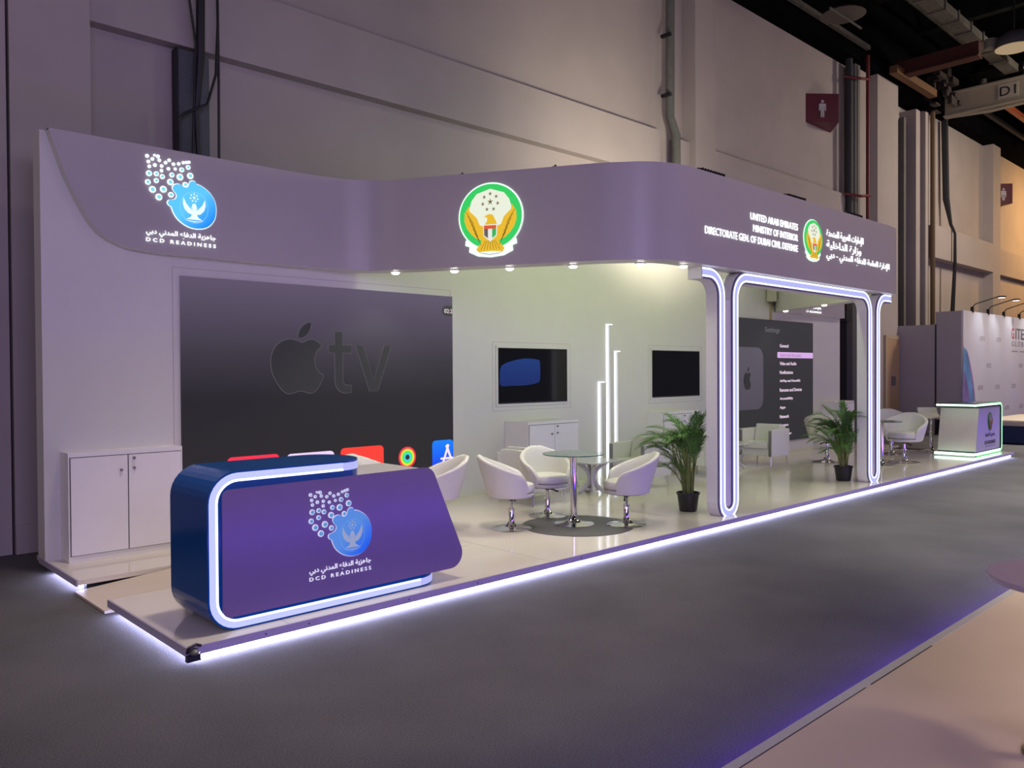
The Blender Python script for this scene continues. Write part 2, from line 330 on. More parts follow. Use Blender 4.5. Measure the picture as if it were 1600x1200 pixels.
def toilet_sign(ax, bx, nx, ny, z0, z1, yw, label, female, group):
    s = thing('toilet_sign', label, 'sign', (ax, yw, z0), group=group); w = bx - ax
    MB().prism([(0, 0), (w, 0), (nx - ax, ny - yw)], 0, z1 - z0, 'z').build('sign_body', maroon, s)
    # pictogram on the face between the wall corner and the projecting edge
    dx, dy = nx - ax, ny - yw; L = math.hypot(dx, dy); ang = math.atan2(dy, dx)
    fig = MB(); H = z1 - z0; u = L * 0.5; k = H * 0.62; zb = H * 0.16
    fig.prism(circ(u, zb + k * 0.90, k * 0.085, 14), 0, -0.012)
    if female: fig.prism([(u - k * .20, zb + k * .25), (u + k * .20, zb + k * .25), (u + k * .10, zb + k * .78), (u - k * .10, zb + k * .78)], 0, -0.012)
    else: fig.prism([(u - k * .12, zb + k * .42), (u + k * .12, zb + k * .42), (u + k * .13, zb + k * .78), (u - k * .13, zb + k * .78)], 0, -0.012)
    for sx in (-1, 1):
        fig.prism([(u + sx * k * .015, zb), (u + sx * k * .10, zb), (u + sx * k * .11, zb + k * .45), (u + sx * k * .01, zb + k * .45)][::sx], 0, -0.012)
        fig.prism([(u + sx * k * .15, zb + k * .38), (u + sx * k * .21, zb + k * .38), (u + sx * k * .20, zb + k * .76), (u + sx * k * .12, zb + k * .78)][::sx], 0, -0.012)
    f = fig.build('pictogram', mat('sign_white', (0.55, 0.53, 0.55), 0.5, var=0.02), s); f.rotation_euler = (0, 0, ang); f.location = (0.002 * dy / L, -0.004, 0)
toilet_sign(16.37, 17.66, 16.98, 3.90, 7.6, 8.27, 4.42, 'maroon toilet sign with a white man figure high on the hall wall', False, 'toilet signs')
toilet_sign(30.42, 31.15, 30.83, 3.95, 7.62, 8.33, 4.42, 'maroon toilet sign with a white woman figure on the far hall wall', True, 'toilet signs')

# ---- overhead steel and lamps in the dark roof
b = thing('roof_beam', 'long cream steel beam marked D1 crossing under the dark roof', 'beam', (24.3, 4.0, 9.3))
MB().box(-0.02, 0.02, -19, 0, 0, 0.62).box(-0.16, 0.16, -19, 0, 0.62, 0.66).box(-0.16, 0.16, -19, 0, -0.04, 0).build('beam_web', beam_m, b)
MB().box(-0.035, -0.02, -1.93, -1.42, 0.16, 0.56).build('beam_label', mat('label_white', (0.5, 0.47, 0.4), 0.6, var=0.03), b)
text('beam_lettering', 'D1', 0, 0, 0.40, 0.26, mat('ink_black', (0.01, 0.01, 0.01), 0.6, var=0.1), b, 0, 0.004,
     Matrix.Translation((-0.036, -1.47, 0.23)) @ Matrix.Rotation(-PI / 2, 4, 'Z'))
MB().tube([(0, 0.0, -0.02), (0.02, -1.2, -0.10), (0, -2.4, -0.06), (0, -6, -0.06)], 0.05, 6).build('beam_pipe', beam_m, b)
MB().lathe([(0.08, -0.12), (0.1, 0), (0.08, 0.08)], (-0.05, -1.05, 0.75), 12).build('beam_sensor', galv, b)
def xbar(name, label, cat, x0, x1, y, z, w, h, m, rings=False, group=None):
    o = MB().box(x0, x1, y - w / 2, y + w / 2, z - h / 2, z + h / 2)
    if rings:
        for i in range(int((x1 - x0) / 0.9)):
            xx = x0 + 0.9 * i; o.box(xx, xx + 0.06, y - w / 2 - 0.03, y + w / 2 + 0.03, z - h / 2 - 0.03, z + h / 2 + 0.03)
    return tag(o.build(name, m), label, cat, group)
xbar('cable_tray', 'wide ribbed metal duct running lengthwise under the roof to the cream beam', 'duct', 13.0, 24.2, 2.22, 10.2, 0.34, 0.20, galv, True)
xbar('ceiling_pipe', 'thick grey pipe running along the top of the hall wall', 'pipe', 10.0, 18.6, 3.88, 9.78, 0.10, 0.10, galv)
xbar('ceiling_pipe', 'red sprinkler pipe overhead beyond the cream beam', 'pipe', 24.5, 40, 3.0, 9.9, 0.14, 0.14, mat('bright_red_pipe', (0.45, 0.10, 0.04), 0.4, var=0.2))
xbar('ceiling_duct', 'grey green duct overhead beyond the cream beam, outermost of the three', 'duct', 24.6, 45, 1.9, 10.2, 0.30, 0.25, galv)
xbar('roof_purlin', 'dark lipped purlin with a light edge above the far wall', 'beam', 24.6, 45, 3.75, 10.0, 0.12, 0.10, galv)
xbar('steel_beam', 'short orange brown steel beam on top of the hall wall', 'beam', 19.8, 22.6, 3.75, 9.52, 0.20, 0.20, orange_b)
tag(MB().box(20.3, 20.5, 1.9, 3.9, 9.50, 9.85).box(20.22, 20.58, 1.9, 3.9, 9.46, 9.50).build('steel_beam', rust), 'dark red steel beam crossing from the hall wall to the ribbed duct', 'beam')
for i, (xx, zz) in enumerate(((17.2, 10.9), (19.3, 11.2), (22.2, 11.2), (15.6, 11.3), (26.5, 10.9))):
    tag(MB().box(xx, xx + 0.25, -9, 4.0, zz, zz + 0.22).build('roof_truss', mat('dim_steel', (0.016, 0.018, 0.016), 0.8, var=0.4, scale=3, spec=0.05)), 'dim dark steel joist lost in the roof void', 'joist', 'dim roof joists')
for i, (yy, zz, xa, xb) in enumerate(((3.2, 11.0, 12, 24), (0.6, 11.3, 14, 26), (-0.6, 11.0, 16, 30))):
    tag(MB().tube([(xa, yy, zz), (xb, yy, zz)], 0.07, 6).build('roof_conduit', mat('dim_pipe', (0.06, 0.06, 0.05), 0.7, var=0.4, scale=3, spec=0.1)), 'dim conduit running lengthwise in the roof void', 'conduit', 'dim roof conduits')
je = MB()
random.seed(3)
for k in range(26):
    cx, cy, cz = 22.2 + random.random() * 1.9, 3.4 + random.random() * 0.7, 9.35 + random.random() * 0.8
    je.box(cx, cx + random.uniform(.1, .5), cy, cy + random.uniform(.05, .25), cz, cz + random.uniform(.04, .25))
tag(je.build('steel_junction', mat('junction_steel', (0.05, 0.04, 0.035), 0.6, var=0.4)), 'cluttered dark steel bracketing where the cream beam meets the wall', 'bracket', kind='stuff')
def highbay(x, y, z, r, label, on):
    t = thing('high_bay_lamp', label, 'lamp', (x, y, z), group='high bay lamps')
    MB().lathe([(r, 0), (r * .97, r * .25), (r * .8, r * .62), (r * .45, r * .9), (r * .2, r)], n=28).build('lamp_shade', mat('lamp_shade_grey', (0.12, 0.12, 0.12), 0.5, var=0.05), t, smooth=True)
    MB().lathe([(0.02, r), (0.02, r * 3)], n=8).build('lamp_stem', black_m, t)
    MB().lathe([(0.01, -0.012), (r * .94, -0.012), (r * .94, -0.004), (0.01, -0.004)], n=28).build('lamp_lens', glow('bay_lens_on', (1, .82, .55), 3.0) if on else glow('bay_lens_dim', (1, .72, .42), 0.36), t)
highbay(20.35, 1.15, 9.45, 0.42, 'dome lamp with a dim amber face hanging right of the ribbed duct', False)
highbay(23.0, 1.20, 9.75, 0.42, 'brightly lit dome lamp cut by the right edge of the photo', True)
dl = thing('reflector_lamp', 'large shallow unlit disc lamp in the dark roof above the red pipe', 'lamp', (15.1, 2.95, 9.25))
MB().lathe([(0.02, 0.16), (0.30, 0.10), (0.46, 0.0), (0.44, -0.01), (0.02, 0.0)], n=32).build('reflector', mat('reflector_grey', (0.10, 0.09, 0.075), 0.5, var=0.1), dl, smooth=True)
MB().tube([(-0.6, 0.0, -0.02), (0.9, 0.0, -0.02)], 0.025, 6).build('lamp_rod', galv, dl)
tag(MB().lathe([(0.15, 0), (0.16, 0.03), (0.16, 0.22), (0.02, 0.25)], (20.3, 1.62, 9.55), 20).build('speaker_drum', mat('pale_drum', (0.20, 0.19, 0.16), 0.5, var=0.05), smooth=True), 'small pale round drum hanging beside the ribbed duct', 'ceiling speaker')

# ================================================================== BOOTH SHELL
pf = thing('stage_platform', 'long low white glossy exhibition platform under the whole booth', 'platform', (0, 0, 0))
out = [(-.03, 0), (16.05, 0), (16.05, 1.42), (15.1, 1.42), (15.1, 2.17), (16.05, 2.17), (16.05, 3.42), (-.03, 3.42), (-.03, 2.17), (0.95, 2.17), (0.95, 1.42), (-.03, 1.42)]
MB().prism(out, 0.06, 0.10, 'z').build('platform_deck', plat_m, pf)
MB().box(-.035, 16.055, -.012, 0.0, 0.052, 0.103).box(-.045, -.03, 0, 1.42, 0.052, 0.103).box(-.045, -.03, 2.17, 3.3, 0.052, 0.103).build('edge_trim', lip_m, pf)
inn = [(.05, .06), (15.97, .06), (15.97, 3.3), (.05, 3.3), (.05, 2.25), (0.98, 2.25), (.98, 1.36), (.05, 1.36)]
MB().prism(inn, 0.0, 0.06, 'z').build('platform_plinth', black_m, pf)
MB().box(0.0, 15.95, 0.02, 0.05, 0.012, 0.055).build('plinth_light', L_base, pf)
for q in ((0.005, 0.03, 0.05, 1.34, 0.02, 0.055), (0.005, 0.03, 2.25, 3.0, 0.02, 0.055)): MB().box(*q).build('plinth_light', L_base, pf)
for q in ((0.62, 0.625, 0.0, 1.42), (3.05, 3.055, 0.0, 3.0), (5.5, 5.504, 0, 3.0), (0.96, 3.0, 1.0, 1.004), (7.9, 7.904, 0, 3.0)):
    MB().box(*q, 0.1, 0.1006).build('floor_seam', mat('seam_grey', (0.36, 0.33, 0.28), 0.5, var=0.05), pf)
for xx in (0.45, 0.75, 1.55, 2.2, 3.4): MB().prism(circ(xx, 0.078, 0.005, 8), -0.016, -0.011).build('trim_screw', black_m, pf)
for nm, sx, lab in (('ramp', 1, 'beige wooden access ramp let into the near end of the platform'), ('ramp', -1, 'beige wooden access ramp let into the far end of the platform')):
    x0 = -0.06 if sx > 0 else 16.08; x1 = 0.945 if sx > 0 else 15.105
    r = MB(); r.add([(x0, 1.43, 0.002), (x0, 2.16, 0.002), (x1, 2.16, 0.002), (x1, 1.43, 0.002), (x0, 1.43, 0.022), (x0, 2.16, 0.022), (x1, 2.16, 0.099), (x1, 1.43, 0.099)],
        [(0, 1, 2, 3), (4, 5, 6, 7), (0, 4, 5, 1), (3, 2, 6, 7), (0, 3, 7, 4), (1, 5, 6, 2)])
    tag(r.build(nm, ramp_m), lab, 'ramp', 'platform ramps')
cl = thing('corner_clamp', 'small black metal clamp on the near front corner of the platform', 'clamp', (-0.02, -0.03, 0.06))
MB().tube([(-.03, 0, .02), (-.02, -.01, .055), (.02, -.01, .065), (.05, -.005, .05)], 0.009).build('clamp_arm', black_m, cl)
MB().lathe([(0.028, 0), (0.032, 0.015), (0.018, 0.03)], (0.01, -0.01, 0.012), 14).build('clamp_wheel', steel, cl)
MB().box(-0.035, 0.045, -0.02, 0.012, -0.03, 0.004).build('clamp_foot', black_m, cl)

bw = thing('booth_wall', 'tall white rear wall of the booth with recessed centre', 'wall panel', (0, 3.08, 0.1))
MB().box(-0.045, 4.475, 0, 0.22, 0, 3.71).build('wall_panel', white, bw)
MB().box(4.475, 10.62, 0.22, 0.34, 0, 3.71).build('wall_panel', white, bw)
MB().box(10.62, 15.23, 0, 0.22, 0, 3.71).build('wall_panel', white, bw)
for (xa, xb, yy, za, zb) in ((1.06, 4.46, 0, 0.25, 2.63), (5.35, 6.89, .22, 1.09, 2.02), (8.76, 10.29, .22, 1.09, 2.04)):
    f = MB(); t = 0.004
    for q in ((xa, xa + t, za, zb), (xb - t, xb, za, zb), (xa, xb, za, za + t), (xa, xb, zb - t, zb)): f.box(q[0], q[1], yy - .0015, yy, q[2], q[3])
    f.build('panel_seam', mat('soft_seam', (0.40, 0.39, 0.36), 0.6, var=0.03), bw)

# fascia: S shaped light box that starts at the rear wall, swings to the front and back again
L = [(0.0, 2.97), (1.0, 2.97), (2.0, 2.965), (2.5, 2.94), (2.8, 2.89), (3.0, 2.80), (3.13, 2.70), (3.25, 2.54), (3.39, 2.30), (3.63, 1.88), (3.87, 1.46), (4.11, 1.04), (4.35, 0.62), (4.50, 0.42), (4.62, 0.28),
     (4.74, 0.185), (4.86, 0.12), (5.0, 0.075), (5.2, 0.052), (5.5, 0.05)]
def dens(p, k=3):
    o = []
    for i in range(len(p) - 1):
        p0, p1, p2, p3 = p[max(i - 1, 0)], p[i], p[i + 1], p[min(i + 2, len(p) - 1)]
        for j in range(k):
            t = j / k
            o.append(tuple(0.5 * (2 * p1[a] + (p2[a] - p0[a]) * t + (2 * p0[a] - 5 * p1[a] + 4 * p2[a] - p3[a]) * t * t + (3 * p1[a] - p0[a] - 3 * p2[a] + p3[a]) * t ** 3) for a in (0, 1)))
    return o + [p[-1]]
swoop = [(0, 3.80), (0.124, 3.435), (0.20, 3.27), (0.282, 3.115), (0.34, 3.03), (0.40, 2.967), (0.495, 2.905), (0.652, 2.855), (0.917, 2.836), (1.4, 2.83)]
def zb(x):
    for (a, za), (b2, zb2) in zip(swoop, swoop[1:]):
        if x <= b2: return za + (zb2 - za) * (x - a) / (b2 - a)
    return 2.83
left = [(x, 2.97) for x in (0.0, .06, .124, .2, .282, .34, .4, .495, .57, .652, .78, .917)] + dens(L[1:])
right = [(15.5 - x, yy) for x, yy in left[::-1] if x > 2.4] + [(13.6, 2.966), (14.5, 2.97), (15.22, 2.97)]
path = left + right
def offs(path, t=0.26):
    r = []
    for i, p in enumerate(path):
        a = Vector(path[max(i - 1, 0)]); c = Vector(path[min(i + 1, len(path) - 1)]); dd = (c - a).normalized()
        n = Vector((-dd.y, dd.x)); q = Vector(p) + n * t; x, yy = q
        if yy > 3.075: yy = 3.075; x = p[0] if p[1] > 2.93 else x
        r.append((x, yy))
    return r
inner = offs(path)
fs = thing('logo_fascia', 'long S-curved violet white fascia carried above the booth front', 'fascia', (0, 0, 0))
m_ = MB(); n = len(path); vs = []
for (x, yy), (ix, iy) in zip(path, inner):
    z = zb(x); vs += [(x, yy, z), (x, yy, 3.81), (ix, iy, 3.81), (ix, iy, z)]
fo = [(4 * i + 1, 4 * i, 4 * i + 4, 4 * i + 5) for i in range(n - 1)]
fr = []
for i in range(n - 1):
    for k in ((1, 2), (2, 3), (3, 0)): fr.append((4 * i + k[0], 4 * i + k[1], 4 * i + 4 + k[1], 4 * i + 4 + k[0]))
m_.add(vs, fo, 0); m_.add(vs, fr, 1)
fb = m_.build('fascia_skin', [fascia_m, white], fs, smooth=True)
# soffit downlights
dls = [(3.30, 2.58), (3.70, 2.04), (4.02, 1.50), (4.40, 0.93), (4.80, 0.36), (5.28, 0.16)]
k = 0
where = ['closest to the rear wall on the near curve', 'second from the rear wall on the near curve', 'third on the near curve, below the large emblem', 'fourth from the rear wall on the near curve', 'on the near front bend of the fascia', 'just before the first post capital']
def downlight(x, yy, lab, power=7):
    o = thing('downlight', lab, 'downlight', (x + 0.04, yy + 0.08, 2.83), group='fascia soffit downlights')
    MB().lathe([(0.055, -0.001), (0.055, -0.010), (0.043, -0.010), (0.043, -0.001)], n=24).build('downlight_rim', white, o)
    MB().lathe([(0.043, -0.006), (0.040, -0.022), (0.025, -0.030), (0.005, -0.032)], n=24).build('downlight_lens', L_down, o)
    lamp('downlight_beam', 'SPOT', (x + 0.04, yy + 0.08, 2.78), (x + 0.04, yy + 0.08, 0), power, (1.0, .94, .80), spot_size=2.0, spot_blend=0.8, shadow_soft_size=0.04).parent = None
for (x, yy), ww in zip(dls, where): downlight(x, yy, 'small round lit soffit downlight, ' + ww, 28 if x < 5 else 12)
for (x, yy), ww in zip([(15.42 - a, b2) for a, b2 in dls if b2 > 1.2 and a != 3.70] + [(10.27, 0.13)], ['closest to the rear wall on the far curve', 'second on the far curve, seen through the portal', 'at the right end of the front fascia']): downlight(x - .08, yy, 'small round lit soffit downlight, ' + ww, 28 if x < 5 else 12)
# floodlights sitting on top of the fascia
for fx, ww in ((5.78, 'leftmost of the three, above the bend'), (7.66, 'middle one, above the lit lettering'), (9.33, 'rightmost of the three, below the red pipe')):
    o = thing('floodlight', 'black floodlight on top of the fascia, ' + ww, 'floodlight', (fx, 0.18, 3.81), group='floodlights on the fascia')
    MB().box(-.22, .24, 0.02, 0.10, 0.025, 0.085).build('flood_housing', black_m, o, bevel=0.006)
    fin = MB()
    for q in range(9): fin.box(-.20 + q * .052, -.19 + q * .052, -0.02, 0.02, 0.03, 0.08)
    fin.build('cooling_fins', black_m, o); MB().box(-.27, .29, 0.0, 0.02, 0, 0.03).build('mount_bracket', black_m, o)
for (x, yy, lab) in ((3.72, 1.95, 'tiny black clip on the fascia top above the large emblem'), (4.22, 1.05, 'tiny black clip on the fascia top right of the large emblem')):
    o = thing('cable_clip', lab, 'clip', (x, yy, 3.81), group='clips on the fascia top')
    MB().box(-.04, .04, -.012, .012, 0, 0.022).lathe([(0.012, 0.02), (0.014, 0.035), (0.005, 0.045)], (0, 0, 0), 8).build('clip_body', black_m, o)

# ---- blue dot logo (used on the counter and twice on the fascia)
DOTS = [(-0.23, 0.293, 0.012), (-0.181, 0.306, 0.008), (-0.158, 0.302, 0.012), (-0.195, 0.278, 0.011), (-0.149, 0.277, 0.011), (-0.222, 0.256, 0.011), (-0.179, 0.239, 0.012), (-0.216, 0.224, 0.011), (-0.134, 0.24, 0.011), (-0.135, 0.208, 0.011), (-0.107, 0.268, 0.011), (-0.082, 0.289, 0.011), (-0.053, 0.267, 0.011), (-0.017, 0.275, 0.011), (-0.088, 0.229, 0.011), (-0.041, 0.235, 0.01), (0.015, 0.289, 0.01), (0.036, 0.294, 0.01), (0.055, 0.299, 0.01), (0.049, 0.261, 0.015), (0.004, 0.237, 0.016), (0.063, 0.204, 0.021), (-0.065, 0.19, 0.016), (-0.009, 0.184, 0.022), (0.027, 0.136, 0.018), (-0.219, 0.176, 0.019), (-0.17, 0.181, 0.016), (-0.13, 0.168, 0.016), (-0.076, 0.139, 0.021), (-0.171, 0.134, 0.016), (-0.227, 0.116, 0.018), (-0.124, 0.082, 0.022), (-0.197, 0.07, 0.022), (-0.073, 0.051, 0.018), (-0.155, 0.024, 0.022)]
BLOB = [(0.105, 0.150), (0.098, 0.164), (0.08, 0.169), (0.061, 0.162), (0.053, 0.142), (0.045, 0.124), (0.027, 0.116), (0.006, 0.122), (-0.011, 0.131), (-0.035, 0.13), (-0.056, 0.116), (-0.061, 0.095), (-0.05, 0.076), (-0.036, 0.059), (-0.035, 0.04), (-0.047, 0.024), (-0.067, 0.016), (-0.088, 0.011), (-0.096, -0.006), (-0.088, -0.022), (-0.071, -0.032), (-0.065, -0.05), (-0.048, -0.086), (-0.021, -0.117), (0.021, -0.146), (0.07, -0.162), (0.12, -0.163), (0.17, -0.150), (0.208, -0.121), (0.235, -0.078), (0.245, -0.023), (0.241, 0.028), (0.224, 0.070), (0.195, 0.106), (0.159, 0.132), (0.128, 0.146)]
def blue_mat(name, a, b2, s):
    m = bpy.data.materials.new(name); m.use_nodes = True; nt = m.node_tree; bs = nt.nodes['Principled BSDF']
    tc = nt.nodes.new('ShaderNodeTexCoord'); gr = nt.nodes.new('ShaderNodeSeparateXYZ'); nt.links.new(tc.outputs['Generated'], gr.inputs[0])
    su = nt.nodes.new('ShaderNodeMath'); su.operation = 'SUBTRACT'; nt.links.new(gr.outputs['X'], su.inputs[0]); nt.links.new(gr.outputs['Z'], su.inputs[1])
    r = nt.nodes.new('ShaderNodeValToRGB'); r.color_ramp.elements[0].position = 0.0; r.color_ramp.elements[1].position = 0.75
    r.color_ramp.elements[0].color = (*a, 1); r.color_ramp.elements[1].color = (*b2, 1)
    nt.links.new(su.outputs[0], r.inputs['Fac']); nt.links.new(r.outputs['Color'], bs.inputs['Emission Color']); bs.inputs['Emission Strength'].default_value = s
    bs.inputs['Base Color'].default_value = (0.02, 0.05, 0.1, 1); return m
def star(cx, cz, r, k=0.42): return [(cx + (r if i % 2 == 0 else r * k) * math.sin(i * PI / 5), cz + (r if i % 2 == 0 else r * k) * math.cos(i * PI / 5)) for i in range(10)]
ARAB1 = arabic('جاهزية الدفاع المدني دبي')
def dcd_logo(parent, cx, yf, cz, s, hot, tx=0.0):
    X = lambda p: (cx + p[0] * s, cz + p[1] * s)
    blue = blue_mat('logo_blue_%s' % ('lit' if hot else 'soft'), (0.10, 0.55, 0.95) if hot else (0.09, 0.26, 0.72), (0.0, 0.24, 1.0) if hot else (0.0, 0.10, 0.85), 1.05 if hot else 0.9)
    rim = L_text if hot else glow('soft_rim', (0.75, 0.72, 1.0), 0.85)
    cyan = glow('dot_cyan' if hot else 'dot_blue', (0.25, 0.80, 0.92) if hot else (0.12, 0.36, 0.75), 0.95 if hot else 0.8)
    pale = glow('logo_pale' if hot else 'logo_pale_soft', (0.85, 1.0, 1.0) if hot else (0.38, 0.44, 0.72), 1.0 if hot else 0.75)
    bl = smooth_closed(BLOB, 3)
    g = Vector((0.08, -0.01))
    big = [((p[0] - g.x) * 1.028 + g.x, (p[1] - g.y) * 1.028 + g.y) for p in bl]
    MB().prism([X(p) for p in big], yf, yf - 0.004).build('emblem_rim', rim, parent)
    MB().prism([X(p) for p in bl], yf, yf - 0.012).build('emblem_disc', blue, parent)
    e = MB(); yy = (yf - 0.012, yf - 0.015)
    def mir(pts): return [(2 * 0.087 - x, z) for x, z in pts]
    wing = [(0.010, 0.045), (0.006, 0.0), (0.018, -0.035), (0.045, -0.062), (0.072, -0.068), (0.072, -0.040), (0.050, -0.018), (0.030, 0.004), (0.022, 0.022)]
    for pts in (wing, mir(wing), [(0.073, -0.10), (0.101, -0.10), (0.101, -0.02), (0.110, -0.035), (0.098, 0.006), (0.087, 0.012), (0.074, 0.006), (0.063, -0.035), (0.073, -0.02)],
                [(0.028, -0.104), (0.060, -0.086), (0.070, -0.066), (0.104, -0.066), (0.114, -0.086), (0.146, -0.104)], [(0.015, -0.110), (0.087, -0.122), (0.155, -0.110), (0.087, -0.114)]):
        e.prism([X(p) for p in pts], *yy)
    e.prism([X((0.087 + dx, dz)) for dx, dz in ((-.004, -.088), (.004, -.088), (.004, -.045), (-.004, -.045))], yf - .015, yf - .0155)
    for i in range(7): e.prism([X(p) for p in star(0.086 + 0.026 * math.sin(i * 2 * PI / 7), 0.052 + 0.026 * math.cos(i * 2 * PI / 7), 0.0085)], *yy)
    e.prism([X(p) for p in star(0.086, 0.052, 0.014)], *yy)
    e.build('eagle_mark', pale, parent)
    rg = MB()
    N = 40; o1 = [X((0.086 + 0.100 * math.cos(a), -0.018 + 0.112 * math.sin(a))) for a in [2 * PI * i / N for i in range(N + 1)]]
    for i in range(N):
        a, b2 = o1[i], o1[i + 1]; c_ = (cx + 0.086 * s, cz - 0.018 * s); f = 0.975
        rg.add([(a[0], yf - .0135, a[1]), (b2[0], yf - .0135, b2[1]), (c_[0] + (b2[0] - c_[0]) * f, yf - .0135, c_[1] + (b2[1] - c_[1]) * f), (c_[0] + (a[0] - c_[0]) * f, yf - .0135, c_[1] + (a[1] - c_[1]) * f)], [(0, 1, 2, 3)])
    rg.build('emblem_ring', glow('ring_pale' if hot else 'ring_soft', (0.35, 0.80, 1.0) if hot else (0.16, 0.38, 0.85), 0.9), parent)
    dd = [(x, z, r) for x, z, r in DOTS]
    for (x, z, r) in dd:
        q = MB().prism(circ(*X((x, z)), r * s * 1.0, 18), yf, yf - .008).build('logo_dot', rim, parent)
        MB().prism(circ(*X((x, z)), r * s * (0.66 if r > 0.014 else 0.35), 16), yf - .008, yf - .011).build('dot_core', cyan, q)
    tm = L_text if hot else glow('soft_letter', (0.80, 0.78, 1.0), 0.95)
    text('arabic_lettering', ARAB1, cx - 0.242 * s, cz - 0.250 * s, 0.485 * s, 0.052 * s, tm, parent, yf, 0.006, bold=0.004)
    text('latin_lettering', 'D C D   R E A D I N E S S', cx - 0.242 * s, cz - 0.287 * s, 0.485 * s, 0.025 * s, tm, parent, yf, 0.006, bold=0.004)
t = thing('illuminated_sign', 'lit blue eagle disc with scattered dots and lettering, on the near left fascia', 'sign', (0, 0, 0), group='blue disc signs on the fascia')
dcd_logo(t, 1.113, 2.966, 3.318, 1.345, True)
t = thing('illuminated_sign', 'lit white lettering of the far fascia sign, glimpsed through the portal', 'sign', (0, 0, 0), group='blue disc signs on the fascia')
dcd_logo(t, 13.76, 2.966, 3.318, 1.52, True)

# ---- round national emblem with gold eagle
def emblem(parent, w, h, M, dim=False):
    """local frame: x right, z up, faces -y; M places it"""
    sx, sz = w / 2, h / 2
    def lay(name, polys, m, y0, y1):
        b_ = MB()
        for p in polys: b_.prism([(q[0] * sx, q[1] * sz) for q in p], y0, y1)
        o = b_.build(name, m, parent)
        o.data.transform(M); return o
    k = 0.25 if dim else 1.0
    G = lambda n, c, s: mat('dim_' + n, tuple(min(1, v * .35) for v in c), 0.5, var=0.02) if dim else glow(n, c, s)
    halo = G('emblem_halo', (0.80, 1.0, 0.86), 1.25)
    outer = circ(0, 0.09, 1.0, 60, 0.90)
    base = [(-.78, -.52), (-.80, -.66), (-.66, -.70), (-.68, -.84), (-.40, -.96), (0, -1.0), (.40, -.96), (.68, -.84), (.66, -.70), (.80, -.66), (.78, -.52)]
    lay('emblem_halo', [[(x * 1.0, z) for x, z in outer], base], halo, 0, -0.004)
    lay('green_wreath', [[(x * .955, (z - .09) * .955 + .09) for x, z in outer]], G('wreath_green', (0.03, 0.62, 0.12), 1.0), -0.004, -0.012)
    lay('white_field', [[(0, .82), (.2, .76), (.42, .70), (.58, .52), (.66, .28), (.62, .05), (.45, -.08), (.38, -.3), (.2, -.4), (-.2, -.4), (-.38, -.3), (-.45, -.08), (-.62, .05), (-.66, .28), (-.58, .52), (-.42, .70), (-.2, .76)]], G('emblem_field', (0.90, 0.95, 0.78), 0.92), -0.012, -0.016)
    gold = G('emblem_gold', (0.86, 0.52, 0.02), 0.95); dk = G('emblem_line', (0.20, 0.10, 0.0), 0.5)
    wing = [(-.66, .38), (-.79, .20), (-.80, -.02), (-.72, -.22), (-.58, -.38), (-.42, -.50), (-.18, -.58), (-.14, -.2), (-.33, -.14), (-.42, .06), (-.56, .18), (-.64, .24)]
    tail = [(-.20, -.45), (.20, -.45), (.28, -.60), (.44, -.78), (.36, -.86), (.0, -.84), (-.36, -.86), (-.44, -.78), (-.28, -.60)]
    body = [(-.20, -.50), (.20, -.50), (.24, -.24), (.17, -.04), (.08, .12), (-.02, .145), (-.12, .12), (-.19, .07), (-.10, .06), (-.09, -.02), (-.20, -.18), (-.24, -.30)]
    lay('gold_eagle', [wing, [(-x, z) for x, z in wing[::-1]], tail, body], gold, -0.016, -0.022)
    fl = []
    for sgn in (-1, 1):
        for i in range(6):
            a = 0.30 - i * 0.115; x0 = .745 - i * .02; 
            fl.append([(sgn * (x0 - i * .035), a - .06), (sgn * (.50 - i * .045), a - .40), (sgn * (.515 - i * .045), a - .40), (sgn * (x0 + .015 - i * .035), a - .06)])
    for i in range(7):
        a = -.27 + i * .09; fl.append([(a * .55 - .006, -.56), (a * .55 + .006, -.56), (a * 1.1 + .006, -.80), (a * 1.1 - .006, -.80)])
    lay('feather_lines', fl, dk, -0.022, -0.0226)
    sh = [(-.19, -.16), (.19, -.16), (.18, -.42), (.0, -.56), (-.18, -.42)]
    lay('shield', [[(x * 1.14, (z + .34) * 1.14 - .34) for x, z in sh]], G('shield_white', (0.9, 0.9, 0.85), 0.9), -0.022, -0.026)
    lay('shield_red_band', [[(-.19, -.16), (.19, -.16), (.185, -.25), (-.185, -.25)]], G('shield_red', (0.80, 0.10, 0.03), 0.9), -0.026, -0.028)
    lay('shield_black_band', [[(-.185, -.25), (-.065, -.25), (-.065, -.50), (-.18, -.42)]], G('shield_black', (0.16, 0.14, 0.11), 0.8), -0.026, -0.028)
    lay('shield_green_band', [[(.065, -.25), (.185, -.25), (.18, -.42), (.065, -.50)]], G('shield_green', (0.03, 0.50, 0.10), 0.9), -0.026, -0.028)
    st = [star(.24 * math.sin(i * 2 * PI / 7) * .98, .47 + .24 * math.cos(i * 2 * PI / 7) * .9, .065, .35) for i in range(7)] + [star(0, .47, .10, .33)]
    lay('stars', st, G('star_brown', (0.30, 0.24, 0.12), 0.6), -0.016, -0.018)
    lay('base_script', [[(-.50, -.80), (-.25, -.90), (0, -.93), (.25, -.90), (.50, -.80), (.25, -.885), (0, -.915), (-.25, -.885)]], dk, -0.004, -0.005)
dv = Vector((0.49613894, -0.86824314, 0)); nv = Vector((-0.86824314, -0.49613894, 0))
ctr = Vector((3.39, 2.30, 0)) + dv * 0.824 + nv * 0.006; ctr.z = 3.307
Mx = Matrix((( dv.x, -nv.x, 0, ctr.x), (dv.y, -nv.y, 0, ctr.y), (0, 0, 1, ctr.z), (0, 0, 0, 1)))
t = thing('emblem_sign', 'large round lit emblem with gold eagle and green wreath on the slanting fascia', 'sign', (0, 0, 0), group='gold eagle emblems')
